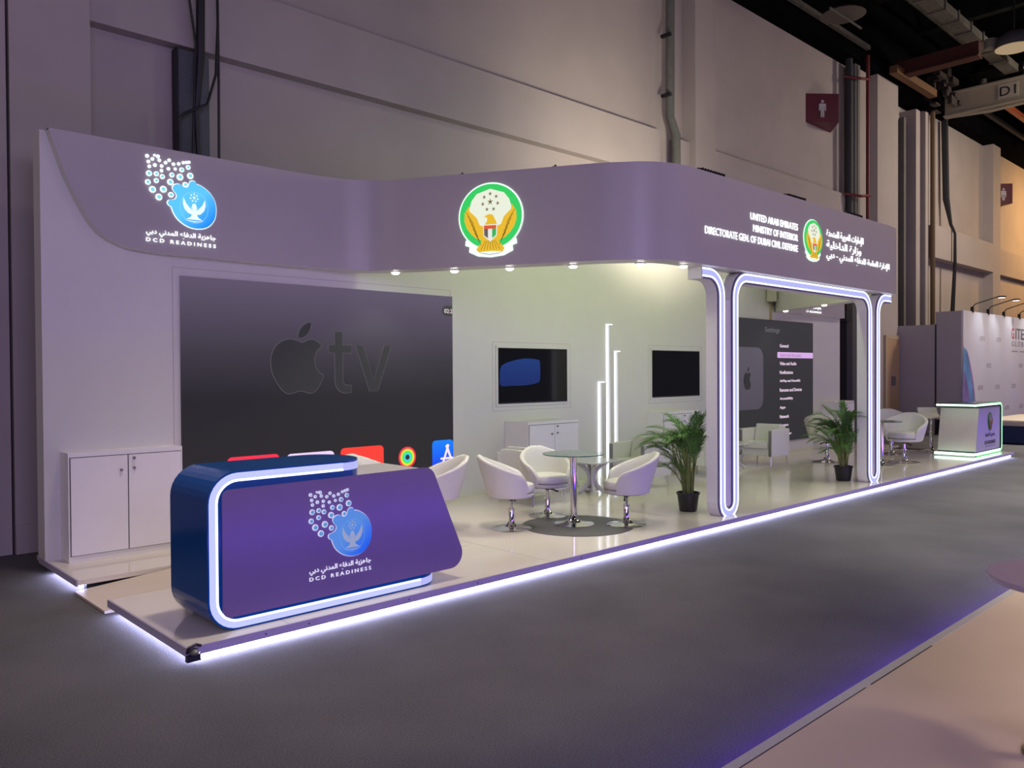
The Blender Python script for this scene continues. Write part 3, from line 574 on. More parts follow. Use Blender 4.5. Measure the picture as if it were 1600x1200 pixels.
emblem(t, 0.715, 0.785, Mx)
t = thing('emblem_sign', 'smaller lit emblem with gold eagle between the two blocks of fascia lettering', 'sign', (0, 0, 0), group='gold eagle emblems')
emblem(t, 0.50, 0.53, Matrix.Translation((7.835, 0.046, 3.338)))
t = thing('fascia_lettering', 'three lines of lit white Latin capitals on the front fascia', 'sign', (0, 0, 0))
text('lettering_line', 'UNITED ARAB EMIRATES', 6.342, 3.415, 1.10, 0.080, L_text, t, 0.046, 0.006, bold=0.0)
text('lettering_line', 'MINISTRY OF INTERIOR', 6.40, 3.285, 1.043, 0.080, L_text, t, 0.046, 0.006, bold=0.0)
text('lettering_line', 'DIRECTORATE GEN. OF DUBAI CIVIL DEFENSE', 5.432, 3.155, 2.01, 0.080, L_text, t, 0.046, 0.006, bold=0.0)
t = thing('fascia_lettering', 'three lines of lit white Arabic script at the right end of the front fascia', 'sign', (0, 0, 0))
text('script_line', arabic('الإمارات العربية المتحدة'), 8.208, 3.405, 1.10, 0.125, L_text, t, 0.046, 0.006, bold=0.005)
text('script_line', arabic('وزارة الداخلية'), 8.208, 3.265, 1.03, 0.125, L_text, t, 0.046, 0.006, bold=0.005)
text('script_line', arabic('الإدارة العامة للدفاع المدني - دبي'), 8.208, 3.125, 1.985, 0.125, L_text, t, 0.046, 0.006, bold=0.005)

# ---- illuminated portal frame: two looped posts and the beam between them
def ribbon(pts, w, y0, y1, closed=False):
    b_ = MB(); V = [Vector(p) for p in pts]; vs = []
    for i, p in enumerate(V):
        d_ = (V[min(i + 1, len(V) - 1)] - V[max(i - 1, 0)]).normalized(); n_ = Vector((-d_.y, d_.x))
        for q, yy in ((p + n_ * w / 2, y0), (p + n_ * w / 2, y1), (p - n_ * w / 2, y1), (p - n_ * w / 2, y0)): vs.append((q.x, yy, q.y))
    fs_ = [(4 * i + k, 4 * i + (k + 1) % 4, 4 * i + 4 + (k + 1) % 4, 4 * i + 4 + k) for i in range(len(V) - 1) for k in range(4)]
    fs_ += [(3, 2, 1, 0), tuple(4 * (len(V) - 1) + k for k in range(4))]
    return b_.add(vs, fs_)
def arc(cx, cz, r, a0, a1, n=8): return [(cx + r * math.cos(math.radians(a0 + (a1 - a0) * k / n)), cz + r * math.sin(math.radians(a0 + (a1 - a0) * k / n))) for k in range(n + 1)]
zt, rr = 2.772, 0.24
A1, A2, B1, B2 = 5.925, 6.20, 9.785, 10.06; zu = 0.255
path_p = [(5.54, zt), (A1 - rr, zt)] + arc(A1 - rr, zt - rr, rr, 90, 0)[1:] + [(A1, 1.4)] + arc((A1 + A2) / 2, zu, (A2 - A1) / 2, 180, 360, 10) + [(A2, 1.4)] + arc(A2 + rr, zt - rr, rr, 180, 90) \
    + [(8.0, zt)] + arc(B1 - rr, zt - rr, rr, 90, 0) + [(B1, 1.4)] + arc((B1 + B2) / 2, zu, (B2 - B1) / 2, 180, 360, 10) + [(B2, 1.4)] + arc(B2 + rr, zt - rr, rr, 180, 90) + [(10.52, zt)]
pt = thing('portal_frame', 'white portal of two looped posts joined by a beam, outlined with light strips', 'portal', (0, 0, 0))
ribbon(path_p, 0.145, 0.17, 0.31).build('portal_body', post_m, pt)
for (a, b2, nm) in ((A1, A2, 'post_panel'), (B1, B2, 'post_panel')):
    MB().prism([(a + .02, 0.20), (b2 - .02, 0.20), (b2 - .02, 2.50), (a + .02, 2.50)], 0.175, 0.30).build(nm, post_m, pt)
for (a, b2) in ((A1, A2), (B1, B2)): MB().box(a + .0, b2 - .0, 0.19, 0.30, 0.1, 0.14).build('post_foot', post_m, pt)
ribbon(path_p, 0.135, 0.155, 0.17).build('strip_channel', mat('strip_edge', (0.13, 0.11, 0.22), 0.4, var=0.05), pt)
ribbon(path_p, 0.100, 0.149, 0.155).build('light_strip', L_lilac, pt)
def side(pts, off, w):                                 # thin bright line along one side
    V = [Vector(p) for p in pts]; o = []
    for i, p in enumerate(V):
        d_ = (V[min(i + 1, len(V) - 1)] - V[max(i - 1, 0)]).normalized(); o.append(tuple(p + Vector((-d_.y, d_.x)) * off))
    return ribbon(o, w, 0.145, 0.149)
side(path_p, 0.040, 0.019).build('light_strip', L_white, pt); side(path_p, -0.040, 0.019).build('light_strip', L_white, pt)
MB().box(5.52, 5.545, 0.15, 0.32, 2.70, 2.83).box(10.515, 10.54, 0.15, 0.32, 2.70, 2.83).build('end_cap', white, pt)

# ---- reception counter near the camera
def counter(name, lab, front, mirror, C_pts, w_c, body, y0, y1, m_body, m_face, strip, core, top_extra=None):
    t = thing(name, lab, 'counter', (0, 0, 0), group='reception counters')
    ribbon(C_pts, w_c, y0, y1).build('counter_shell', navy if not mirror else mat('dark_green_gloss', (0.01, 0.06, 0.02), .15, var=.05), t, smooth=False)
    V = [Vector(p) for p in C_pts]
    def off_path(k):
        o = []
        for i, p in enumerate(V):
            d_ = (V[min(i + 1, len(V) - 1)] - V[max(i - 1, 0)]).normalized(); o.append(tuple(p + Vector((-d_.y, d_.x)) * k * (-1 if not mirror else 1)))
        return o
    ribbon(off_path(w_c * 0.19), w_c * 0.43, y0 - 0.004, y0).build('light_strip', core, t)
    ribbon(off_path(w_c * 0.03), w_c * 0.12, y0 - 0.006, y0 - 0.004).build('light_strip', strip, t)
    return t
wc = 0.125; xo, zo = 0.143 + wc / 2, 0.101 + wc / 2; zt2 = 1.098 - wc / 2; r0 = 0.135
Cp = [(1.10, zt2), (0.9, zt2)] + arc(xo + r0, zt2 - r0, r0, 90, 180) + arc(xo + r0, zo + r0, r0, 180, 270) + [(1.2, zo), (1.76, zo)]
ct = counter('reception_counter', 'navy and violet reception counter with a light strip at the near platform corner', 0, False, Cp, wc, None, 0.13, 0.72, None, None, L_white, glow('counter_lilac', (0.55, 0.60, 1.0), 1.0))
def half(cx, cy, rx, ry): return [(cx + rx * math.sin(PI * k / 16), cy - ry * math.cos(PI * k / 16)) for k in range(17)]
for (cx_, z0_, nm) in ((1.10, zt2, 'rounded_top_end'), (1.76, zo, 'rounded_base_end')):
    e_ = MB().prism(half(cx_, 0.425, 0.24, 0.295), z0_ - wc / 2, z0_ + wc / 2, 'z').build(nm, navy, ct)
    hb_ = MB(); o1_ = half(cx_, 0.425, 0.244, 0.299)[:9]; za_, zc_ = (z0_ - .003, z0_ + .050) if z0_ > .5 else (z0_ - .050, z0_ + .003)
    for a_, b_ in zip(o1_, o1_[1:]): hb_.add([(a_[0], a_[1], za_), (b_[0], b_[1], za_), (b_[0], b_[1], zc_), (a_[0], a_[1], zc_)], [(0, 1, 2, 3)])
    hb_.build('light_strip', L_lilac, e_)
def rounded_poly(pts, rs, n=7):
    out_ = []; N = len(pts)
    for i, p in enumerate(pts):
        p = Vector(p); a = Vector(pts[i - 1]); b_ = Vector(pts[(i + 1) % N]); r = rs[i]
        da = (a - p).normalized(); db = (b_ - p).normalized(); ang = da.angle(db); t_ = r / math.tan(ang / 2)
        s_, e_ = p + da * t_, p + db * t_; c_ = p + (da + db).normalized() * (r / math.sin(ang / 2))
        a0 = math.atan2(s_.y - c_.y, s_.x - c_.x); a1 = math.atan2(e_.y - c_.y, e_.x - c_.x)
        dd = (a1 - a0 + PI) % (2 * PI) - PI
        out_ += [(c_.x + r * math.cos(a0 + dd * k / n), c_.y + r * math.sin(a0 + dd * k / n)) for k in range(n + 1)]
    return out_
face = rounded_poly([(0.235, 0.187), (2.215, 0.195), (1.865, 0.995), (0.235, 0.985)], [0.05, 0.11, 0.10, 0.05])
MB().prism(face, 0.118, 0.135).build('front_panel', violet_panel, ct)
bodyp = rounded_poly([(0.30, 0.215), (2.195, 0.20), (1.86, 0.985), (0.30, 0.975)], [0.05, 0.10, 0.09, 0.05])
MB().prism(bodyp, 0.135, 0.70).build('counter_body', white, ct)
dcd_logo(ct, 1.07, 0.118, 0.6, 1.0, False)

# ---- far counter with green strips
Cf = [(14.75, 1.045), (15.6, 1.045)] + arc(16.0, 0.945, 0.10, 90, 0)[0:] + arc(16.0, 0.235, 0.10, 0, -90) + [(15.4, 0.135), (14.60, 0.135)]
fc = counter('reception_counter', 'white and grey reception counter with green light strips at the far platform end', 0, True, Cf, 0.07, None, 0.22, 0.92, None, None, L_mint, L_green)
for q in ((14.45, 16.0, 0.215, 0.24, 0.12, 0.165), (14.45, 14.52, 0.24, 0.9, 0.12, 0.165), (14.5, 16.0, .215, .24, 1.03, 1.065), (14.55, 14.6, .24, .9, 1.03, 1.065)): MB().box(*q).build('light_strip', L_mint, fc)
gp = rounded_poly([(14.62, 0.175), (16.04, 0.175), (16.04, 1.0), (14.80, 1.0)], [0.02, 0.02, 0.02, 0.04])
MB().prism(gp, 0.235, 0.24).build('front_panel', mat('grey_panel', (0.40, 0.38, 0.48), 0.3, var=0.02), fc)
MB().prism(gp, 0.24, 0.90).build('counter_body', mat('cream_side', (0.72, 0.66, 0.54), 0.4, var=0.02), fc)
emblem(fc, 0.26, 0.36, Matrix.Translation((15.42, 0.234, 0.72)), dim=True)
gy = mat('grey_letter', (0.10, 0.095, 0.14), 0.5, var=0.05)
text('arabic_lettering', arabic('جاهزية الدفاع'), 15.12, 0.40, 0.62, 0.11, gy, fc, 0.234, 0.003, bold=0.02)
text('latin_lettering', 'DCD READINESS', 15.12, 0.29, 0.64, 0.07, gy, fc, 0.234, 0.003, bold=0.02)
MB().box(15.14, 15.74, 0.231, 0.234, 0.248, 0.256).build('lettering_rule', gy, fc)

# ---- video walls and televisions
def flat(name, polys, m, parent, y0, y1):
    b_ = MB()
    for p in polys: b_.prism(p, y0, y1)
    return b_.build(name, m, parent)
v1 = thing('video_wall', 'large dark video wall showing a fruit logo and a row of app icons', 'screen', (0, 0, 0))
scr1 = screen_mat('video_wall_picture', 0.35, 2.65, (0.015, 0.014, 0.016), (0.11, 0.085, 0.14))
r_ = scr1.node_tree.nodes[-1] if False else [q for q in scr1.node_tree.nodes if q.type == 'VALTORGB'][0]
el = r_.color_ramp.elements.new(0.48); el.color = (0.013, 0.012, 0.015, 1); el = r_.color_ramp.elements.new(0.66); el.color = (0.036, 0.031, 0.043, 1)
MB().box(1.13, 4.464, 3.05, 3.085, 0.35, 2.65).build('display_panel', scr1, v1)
yf = 3.05
apple = smooth_closed([(2.40, 2.035), (2.34, 2.055), (2.24, 2.068), (2.13, 2.02), (2.065, 1.93), (2.045, 1.83), (2.06, 1.72), (2.11, 1.62), (2.17, 1.54), (2.23, 1.50), (2.30, 1.505), (2.35, 1.522), (2.41, 1.522), (2.47, 1.502),
        (2.53, 1.505), (2.59, 1.56), (2.655, 1.68), (2.60, 1.72), (2.555, 1.80), (2.55, 1.88), (2.585, 1.96), (2.635, 2.005), (2.57, 2.058), (2.49, 2.07)], 4)
leaf = smooth_closed([(2.362, 2.087), (2.366, 2.14), (2.40, 2.20), (2.45, 2.24), (2.508, 2.252), (2.503, 2.20), (2.475, 2.14), (2.42, 2.095)], 4)
tee = [(2.80, 2.165), (2.895, 2.165), (2.895, 2.02), (3.01, 2.02), (3.01, 1.935), (2.895, 1.935), (2.895, 1.64), (2.91, 1.59), (2.95, 1.575), (3.005, 1.575), (3.005, 1.497), (2.92, 1.488), (2.85, 1.515), (2.81, 1.57), (2.80, 1.64), (2.80, 1.935), (2.722, 1.935), (2.722, 2.02), (2.80, 2.02)]
vee = [(3.068, 2.02), (3.168, 2.02), (3.303, 1.62), (3.445, 2.02), (3.54, 2.02), (3.355, 1.505), (3.245, 1.505)]
logo_k = mat('logo_ink', (0.012, 0.012, 0.013), 0.6, emit=(0.016, 0.017, 0.018), es=1.0)
edge_g = glow('logo_edge', (0.085, 0.08, 0.09), 1.0)
def grow(p, d_):
    c_ = [sum(q[0] for q in p) / len(p), sum(q[1] for q in p) / len(p)]; o = []
    for i, q in enumerate(p):
        a = Vector(p[i - 1]); b_ = Vector(p[(i + 1) % len(p)]); e = (b_ - a).normalized(); n_ = Vector((e.y, -e.x))
        o.append((q[0] + n_.x * d_, q[1] + n_.y * d_))
    return o
def area(p): return sum(p[i - 1][0] * p[i][1] - p[i][0] * p[i - 1][1] for i in range(len(p)))
gl = []
for p in (apple, leaf, tee, vee): gl.append(grow(p if area(p) > 0 else p[::-1], 0.006))
flat('logo_outline', gl, edge_g, v1, yf, yf - .002)
flat('screen_logo', [apple, leaf, tee, vee], logo_k, v1, yf - .002, yf - .004)
def rr_(x0, x1, z0, z1, r=0.05): return rrect(x0, x1, z0, z1, r)
flat('app_icon', [rr_(1.568, 2.13, 0.50, 0.875)], glow('icon_red', (0.95, 0.02, 0.06), 1.0), v1, yf, yf - .003)
flat('icon_glyph', [[(1.82, 0.76), (1.98, 0.82), (1.99, 0.60), (1.86, 0.62)]], glow('icon_white', (0.95, 0.80, 0.92), 1.0), v1, yf - .003, yf - .004)
flat('app_icon', [rr_(2.213, 2.78, 0.50, 0.862)], glow('icon_lilac', (0.86, 0.66, 0.95), 1.0), v1, yf, yf - .003)
flat('icon_glyph', [circ(2.50, 0.735, 0.055)], glow('icon_orange', (1.0, 0.25, 0.03), 1.0), v1, yf - .003, yf - .004)
flat('icon_glyph', [circ(2.43, 0.67, 0.055), circ(2.57, 0.67, 0.055)], glow('icon_pink', (0.70, 0.08, 0.20), 1.0), v1, yf - .004, yf - .005)
flat('app_icon', [rr_(2.861, 3.428, 0.50, 0.880)], glow('icon_vermilion', (0.95, 0.035, 0.02), 1.0), v1, yf, yf - .003)
for nm, rad, c_ in (('ring_red', .124, (.95, .02, .06)), ('ring_yellow', .100, (.9, .75, .03)), ('ring_green', .078, (.08, .85, .05)), ('ring_cyan', .055, (.03, .65, .80)), ('ring_dark', .030, (.01, .01, .01))):
    flat('app_icon', [circ(3.763, 0.714, rad, 28)], glow(nm, c_, 1.0), v1, yf, yf - .003 - (.124 - rad) * .03)
flat('app_icon', [[q for q in rrect(4.135, 4.462, 0.50, 0.884, 0.05)]], screen_mat('icon_blue', 0.5, 0.884, (0.0, 0.01, 0.9), (0.0, 0.22, 1.0)), v1, yf, yf - .003)
flat('icon_glyph', [[(4.28, .60), (4.31, .60), (4.40, .82), (4.37, .83)], [(4.46, .60), (4.44, .58), (4.335, .81), (4.365, .83)], [(4.26, .645), (4.46, .645), (4.46, .67), (4.26, .67)]], glow('icon_white', (0.95, 0.80, 0.92), 1.0), v1, yf - .003, yf - .005)
flat('app_icon', [[(1.17, .755), (1.20, .755), (1.20, .79), (1.225, .79), (1.225, .755), (1.25, .755), (1.25, .73), (1.17, .73)]], glow('icon_white', (0.95, 0.80, 0.92), 1.0), v1, yf, yf - .003)
flat('clock_pill', [[(4.462, 2.405), (4.36, 2.405), (4.315, 2.43), (4.298, 2.468), (4.315, 2.51), (4.36, 2.535), (4.462, 2.535)]], glow('pill_dark', (0.02, 0.022, 0.022), 1.0), v1, yf, yf - .002)
text('clock_digits', '02:2', 4.335, 2.443, 0.125, 0.05, glow('digit_pink', (0.95, 0.80, 0.92), 1.0), v1, yf - .002, .001)
v2 = thing('video_wall', 'large dark video wall showing a settings menu, beyond the portal', 'screen', (0, 0, 0))
MB().box(10.64, 13.94, 3.05, 3.085, 0.35, 2.68).build('display_panel', screen_mat('menu_picture', .35, 2.68, (0.022, .022, .023), (0.032, .031, .036)), v2)
mw = glow('menu_pink', (0.90, 0.68, 0.88), 1.0)
flat('device_tile', [rrect(10.75, 11.954, 1.0, 2.15, 0.20)], screen_mat('tile_grey', 1.0, 2.15, (0.075, .065, .09), (0.095, .085, .11)), v2, yf, yf - .003)
ap2 = [(11.384 + (x - 2.35) * .42, 1.55 + (z - 1.83) * .55) for x, z in apple]; lf2 = [(11.384 + (x - 2.35) * .42, 1.55 + (z - 1.83) * .55) for x, z in leaf]
flat('screen_logo', [ap2, lf2], logo_k, v2, yf - .003, yf - .005)
text('menu_title', 'Settings', 12.03, 2.42, 0.55, 0.12, glow('menu_grey', (0.13, .13, .15), 1.0), v2, yf, .002)
flat('menu_highlight', [rrect(12.49, 13.935, 1.962, 2.075, 0.02)], glow('menu_bar', (0.68, 0.40, 0.78), 1.0), v2, yf, yf - .003)
rows = [('General', .34), ('Users and Accounts', .85), ('Video and Audio', .66), ('Notifications', .52), ('AirPlay and HomeKit', .82), ('Remotes and Devices', .88), ('Accessibility', .52), ('Apps', .22), ('Network', .36), ('System', .33), ('Developer', .46)]
for i, (s_, wd) in enumerate(rows):
    z = 2.165 - i * 0.1715
    text('menu_line', s_, 12.58, z - (0.008 if i == 1 else 0), wd, 0.065, glow('menu_dim', (0.35, .22, .42), 1.0) if i == 1 else mw, v2, yf - (.003 if i == 1 else 0), .002, bold=0.01)

def tv(x0, x1, z0, z1, lab, scr, blobs):
    t = thing('television', lab, 'television', (0, 0, 0), group='televisions on the rear wall')
    MB().box(x0, x1, 3.285, 3.30, z0, z1).build('screen_bezel', black_m, t)
    MB().box(x0 + .012, x1 - .012, 3.281, 3.285, z0 + .02, z1 - .012).build('screen_glass', scr, t)
    f = MB(); e = 0.035
    for q in ((x0 - e, x0, z0 - e, z1 + e), (x1, x1 + e, z0 - e, z1 + e), (x0, x1, z0 - e, z0), (x0, x1, z1, z1 + e)): f.box(q[0], q[1], 3.288, 3.30, q[2], q[3])
    f.build('mount_frame', white, t)
    for nm, p, m in blobs: flat(nm, [p], m, t, 3.281, 3.2795)
tvm = mat('tv_glass', (0.006, 0.007, 0.012), 0.08, var=0.05, coat=0.5)
tv(5.443, 6.803, 1.283, 2.043, 'black wall television with a blue glow, left of the light bars', tvm,
   [('screen_image', smooth_closed([(5.50, 1.80), (5.72, 1.87), (5.95, 1.90), (6.20, 1.885), (6.235, 1.82), (6.235, 1.62), (6.18, 1.56), (5.95, 1.53), (5.65, 1.525), (5.48, 1.53), (5.465, 1.65)], 3), screen_mat('tv_blue', 1.5, 1.9, (0.0, 0.012, 0.12), (0.0, 0.030, 0.18)))])
tv(8.847, 10.21, 1.285, 2.06, 'black wall television right of the light bars', tvm, [])

# ---- vertical light bars
for i, (xa, xb, zt_, lab) in enumerate(((7.505, 7.62, 1.545, 'shortest of the three vertical light bars on the rear wall'), (7.70, 7.815, 2.428, 'tallest of the three vertical light bars, in the middle'), (7.885, 8.0, 2.018, 'middle-height vertical light bar, the rightmost of three'))):
    t = thing('light_bar', lab, 'wall light', (xa, 3.30, 0.1), group='vertical light bars')
    MB().box(0.032, 0.125, -.055, -.014, 0, zt_ - .1).build('bar_front', white, t)
    MB().box(0.012, 0.145, -.012, 0.0, 0, zt_ - .085).build('light_strip', L_white, t)
    MB().box(0.0, 0.014, -.022, 0.0, 0, zt_ - .085).build('light_strip', L_white, t)

# ---- speaker on the rear wall
t = thing('wall_speaker', 'small pale box speaker high on the rear wall inside the portal', 'speaker', (12.20, 3.06, 3.02))
sp_x = MB().box(-.10, .10, -.20, 0, 0, .24).build('speaker_box', mat('pale_speaker', (0.62, 0.60, 0.50), .5, var=.03), t, bevel=.008)
MB().box(-.085, .085, -.206, -.20, .015, .225).build('speaker_grille', mat('speaker_grille', (0.36, .35, .31), .6, var=.1, scale=90), t)
MB().lathe([(.012, 0), (.012, .02)], (0, 0, 0), 10).build('speaker_badge', steel, t)
MB().box(.04, .07, -.02, .018, -.34, 0).build('speaker_cable_duct', mat('duct_tan', (0.42, .33, .22), .5, var=.05), t)

# ---- storage cabinets
def cabinet(x0, x1, yf_, yb, h, lab, locks=True):
    t = thing('storage_cabinet', lab, 'cabinet', (x0, yf_, 0.1), group='white storage cabinets'); w_ = x1 - x0; d_ = yb - yf_
    MB().box(0, w_, 0, d_, 0, h).build('cabinet_body', cab_m, t, bevel=0.003)
    dk_ = MB(); g = 0.0045
    zb_, zt_ = 0.06, h - 0.045; xm = w_ * 0.5
    for xa, xb in ((0.018, xm - g), (xm + g, w_ - 0.018)):
        dr = MB().box(xa, xb, -.014, -.001, zb_, zt_).build('door', cab_m, t, bevel=0.002)
        kx = xb - .055 if xa < .1 else xa + .045
        kb = MB()
        for kz in ((zt_ - .13,) if xa < .1 else (zt_ - .03, zt_ - .12)): kb.lathe([(0.013, 0), (0.013, 0.014), (0.008, 0.022)], (0, 0, 0), 12); kb.v[-36:] = [(kx + a[0], -.014 - a[2], kz + a[1]) for a in kb.v[-36:]]
        kb.build('lock', steel, dr)
    MB().box(0.012, w_ - .012, -.0015, 0, zb_ - .006, zt_ + .006).build('shadow_gap', dark_line, t)
cabinet(0.08, 1.045, 2.84, 3.08, 0.94, 'white two-door storage cabinet against the near left wall')
cabinet(5.56, 6.55, 2.84, 3.30, 0.95, 'white two-door storage cabinet under the television with the blue glow')
cabinet(8.72, 9.75, 2.98, 3.30, 0.96, 'white storage cabinet under the right television, partly behind the palm')
cabinet(14.42, 15.30, 2.80, 3.08, 0.97, 'white storage cabinet by the far end of the booth wall, behind the second palm')

# ================================================================== FURNITURE
def make_chair():
    t = thing('swivel_tub_chair', '', 'chair', (0, 0, 0), group='white swivel tub chairs')
    N = 44; phi = math.radians(128)
    prof_o = []
    def ring(th, k):
        a = PI + th; f = abs(th) / phi
        top = 0.745 - 0.222 * (max(0, f - 0.10) / 0.90) ** 1.0
        if f > .86: top -= ((f - .86) / .14) ** 2 * 0.075
        zb_ = 0.335 + 0.02 * f
        lean = 0.030 + 0.030 * (1 - f) 
        ca, sa = math.cos(a), math.sin(a)
        def pt(r_, z): return (ca * r_ * 1.02, sa * r_ * 1.0, z)
        hb = 0.232
        P = []
        for q in range(6):
            u = q / 5; z = zb_ + (top - zb_) * u; P.append(pt(hb + (0.055 + lean) * u ** 0.9 * ((top - zb_) / 0.40), z))
        rt = hb + (0.055 + lean) * ((top - zb_) / 0.40)
        P.append(pt(rt - 0.006, top + 0.012)); P.append(pt(rt - 0.024, top + 0.017)); P.append(pt(rt - 0.043, top + 0.008))
        for q in range(5):
            u = 1 - q / 4; z = 0.42 + (top - 0.42) * u; P.append(pt(max(0.19, rt - 0.050 - (rt - 0.05 - 0.198) * (1 - u)), z))
        return P
    m = MB(); vs = []; rows_ = [ring(-phi + 2 * phi * i / N, i) for i in range(N + 1)]; K = len(rows_[0])
    for r_ in rows_: vs += r_
    fs_ = [(i * K + k, (i + 1) * K + k, (i + 1) * K + k + 1, i * K + k + 1) for i in range(N) for k in range(K - 1)]
    fs_ += [tuple(range(K)), tuple(N * K + k for k in range(K - 1, -1, -1))]
    m.add(vs, fs_).build('shell', leather, t, smooth=True)
    MB().lathe([(0.05, .325), (0.205, .330), (0.232, .345), (0.236, .37), (0.20, .38)], n=36).build('seat_pan', leather, t, smooth=True)
    MB().lathe([(0.19, .375), (0.222, .39), (0.228, .43), (0.215, .462), (0.17, .476), (0.02, .480)], (0.012, 0, 0), 36).build('seat_cushion', leather, t, smooth=True)
    MB().lathe([(0.028, .05), (0.028, .20), (0.024, .205), (0.016, .21), (0.016, .325)], n=18).lathe([(0.034, .195), (0.034, .212)], n=18).build('gas_column', chrome, t, smooth=True)
    MB().lathe([(0.205, 0), (0.208, .006), (0.19, .013), (0.10, .024), (0.055, .040), (0.040, .060), (0.030, .075)], n=40).build('base_disc', chrome, t, smooth=True)
    MB().tube([(0, 0.01, .30), (0.03, .06, .295), (0.045, .11, .272)], [0.006, .007, .011]).build('height_lever', black_m, t, smooth=True)
    MB().lathe([(0.05, .31), (0.03, .30), (0.02, .29)], n=14).build('swivel_hub', black_m, t)
    return t
ch = make_chair()
def face(dx, dy): return math.atan2(dy, dx)
for loc, dr, lab in (
    ((3.80, 1.30), (.73, -.60), 'white tub chair left of the near glass table, seen from its back left side'),
    ((4.60, 1.56), (-.35, -.9), 'white tub chair behind the glass table, facing the aisle'),
    ((4.81, 0.61), (-.80, .62), 'white tub chair right of the glass table, turned to the left'),
    ((3.16, 1.75), (-.93, .36), 'white tub chair half hidden behind the slanted end of the near counter'),
    ((2.83, 2.30), (.45, -.9), 'white tub chair behind the near counter top, only its rounded back showing'),
    ((12.74, 0.80), (-.95, -.10), 'white tub chair at the far glass table, closest to the far counter'),
    ((11.92, 1.80), (.98, .1), 'white tub chair seen through the leaves of the second palm'),
    ((13.97, 1.50), (-.75, -.5), 'white tub chair behind the second post at the far glass table')):
    q = place(ch, (loc[0], loc[1], 0.1), face(*dr), lab)
    if loc[0] > 10: q.scale = (1.24, 1.24, 1.13)          # the far tub chairs are a larger pattern

def glass_table(loc, lab, r=0.325, h=0.75):
    t = thing('glass_table', lab, 'table', (*loc, 0.1), group='round glass tables')
    MB().lathe([(r, h - .012), (r + .003, h - .006), (r, h)], n=56).build('glass_top', [glass], t, smooth=True)
    MB().lathe([(r + .002, h - .010), (r + .0045, h - .006), (r + .002, h - .001)], n=56).build('glass_rim', glass_edge, t, smooth=True)
    MB().lathe([(0.085, h - .018), (0.085, h - .012)], n=24).build('top_plate', chrome, t)
    MB().lathe([(0.036, .04), (0.036, h - .018)], n=24).build('column', chrome, t, smooth=True)
    MB().lathe([(0.215, 0), (0.218, .008), (0.20, .014), (0.11, .026), (0.065, .045), (0.045, .075), (0.037, .10)], n=44).build('base_disc', chrome, t, smooth=True)
glass_table((4.44, 1.02), 'round glass table with a chrome pedestal on the dark floor disc')
glass_table((12.10, 0.93), 'round glass table partly hidden by the second post')
tag(MB().lathe([(0.585, 0.1001), (0.585, 0.104), (0.02, 0.104)], (4.41, 0.94, 0), 64).build('floor_disc', disc_m), 'flat dark grey round mat on the white floor under the near glass table', 'mat')

def make_armchair():
    t = thing('box_armchair', '', 'armchair', (0, 0, 0), group='white box armchairs')
    # faces +x, footprint 0.62 x 0.62
    for s_ in (-1, 1):
        ar = MB().box(-.31, .29, s_ * .31 - (.0 if s_ < 0 else .075), s_ * .31 + (.075 if s_ < 0 else 0), .16, .62).build('arm', leather, t, bevel=0.012)
        MB().box(.29, .300, s_ * .31 - (-.01 if s_ < 0 else .06), s_ * .31 + (.06 if s_ < 0 else -.01), .17, .60).build('arm_trim', steel, ar)
    MB().box(-.31, -.20, -.235, .235, .16, .66).build('back_frame', leather, t, bevel=0.012)
    MB().prism([(-.20, .36), (-.06, .36), (-.135, .69), (-.215, .69)], -.228, .228).build('back_cushion', leather, t, bevel=0.02)
    MB().box(-.20, .27, -.235, .235, .17, .29).build('seat_base', leather, t, bevel=0.01)
    MB().box(-.18, .30, -.228, .228, .29, .40).build('seat_cushion', leather, t, bevel=0.025)
    for sx in (-1, 1):
        for sy in (-1, 1):
            MB().tube([(sx * .25, sy * .27, .165), (sx * .275, sy * .285, 0)], [.016, .010], 10).build('leg', chrome, t, smooth=True)
    return t
ac = make_armchair()
for loc, rz, lab in (((5.17, 2.38), 0, 'white box armchair with its back to us, behind the near tub chairs'),
                     ((7.18, 2.26), PI, 'white box armchair beside the light bars, facing left'),
                     ((8.95, 2.40), 0, 'white box armchair hidden mostly behind the first post'),
                     ((10.86, 2.42), PI, 'white box armchair in front of the menu video wall')):
    place(ac, (*loc, 0.1), rz, lab)
def make_coffee():
    t = thing('coffee_table', '', 'table', (0, 0, 0), group='white low coffee tables')
    MB().box(-.30, .30, -.28, .28, .425, .445).build('table_top', mat('frosted_glass', (0.70, .73, .70), .15, var=.02), t, bevel=.004)
    MB().box(-.22, .22, -.03, .03, .395, .425).box(-.03, .03, -.22, .22, .395, .425).build('top_frame', wood_white, t)
    def sleg(ang):
        pts = []
        for k in range(11):
            u = k / 10; bend = 0.16 * (2 * u - 1) ** 2 + .03
            pts.append((bend * math.cos(ang) , bend * math.sin(ang), .40 * u + .012))
        return pts
    for i in range(4):
        MB().tube(sleg(PI / 4 + i * PI / 2), [.026] * 11, 8).build('leg', wood_white, t, smooth=True)
        a = PI / 4 + i * PI / 2
        MB().box(.19 * math.cos(a) - .028, .19 * math.cos(a) + .028, .19 * math.sin(a) - .028, .19 * math.sin(a) + .028, 0, .05).build('foot', wood_white, t)
    MB().tube([(.16 * math.cos(PI / 4), .16 * math.sin(PI / 4), .06), (.16 * math.cos(5 * PI / 4), .16 * math.sin(5 * PI / 4), .06)], .02).tube([(.16 * math.cos(3 * PI / 4), .16 * math.sin(3 * PI / 4), .06), (.16 * math.cos(7 * PI / 4), .16 * math.sin(7 * PI / 4), .06)], .02).build('stretcher', wood_white, t)
    return t
cf = make_coffee()
place(cf, (6.20, 2.30, 0.1), .2, 'low white coffee table with crossed curved legs between the near armchairs')
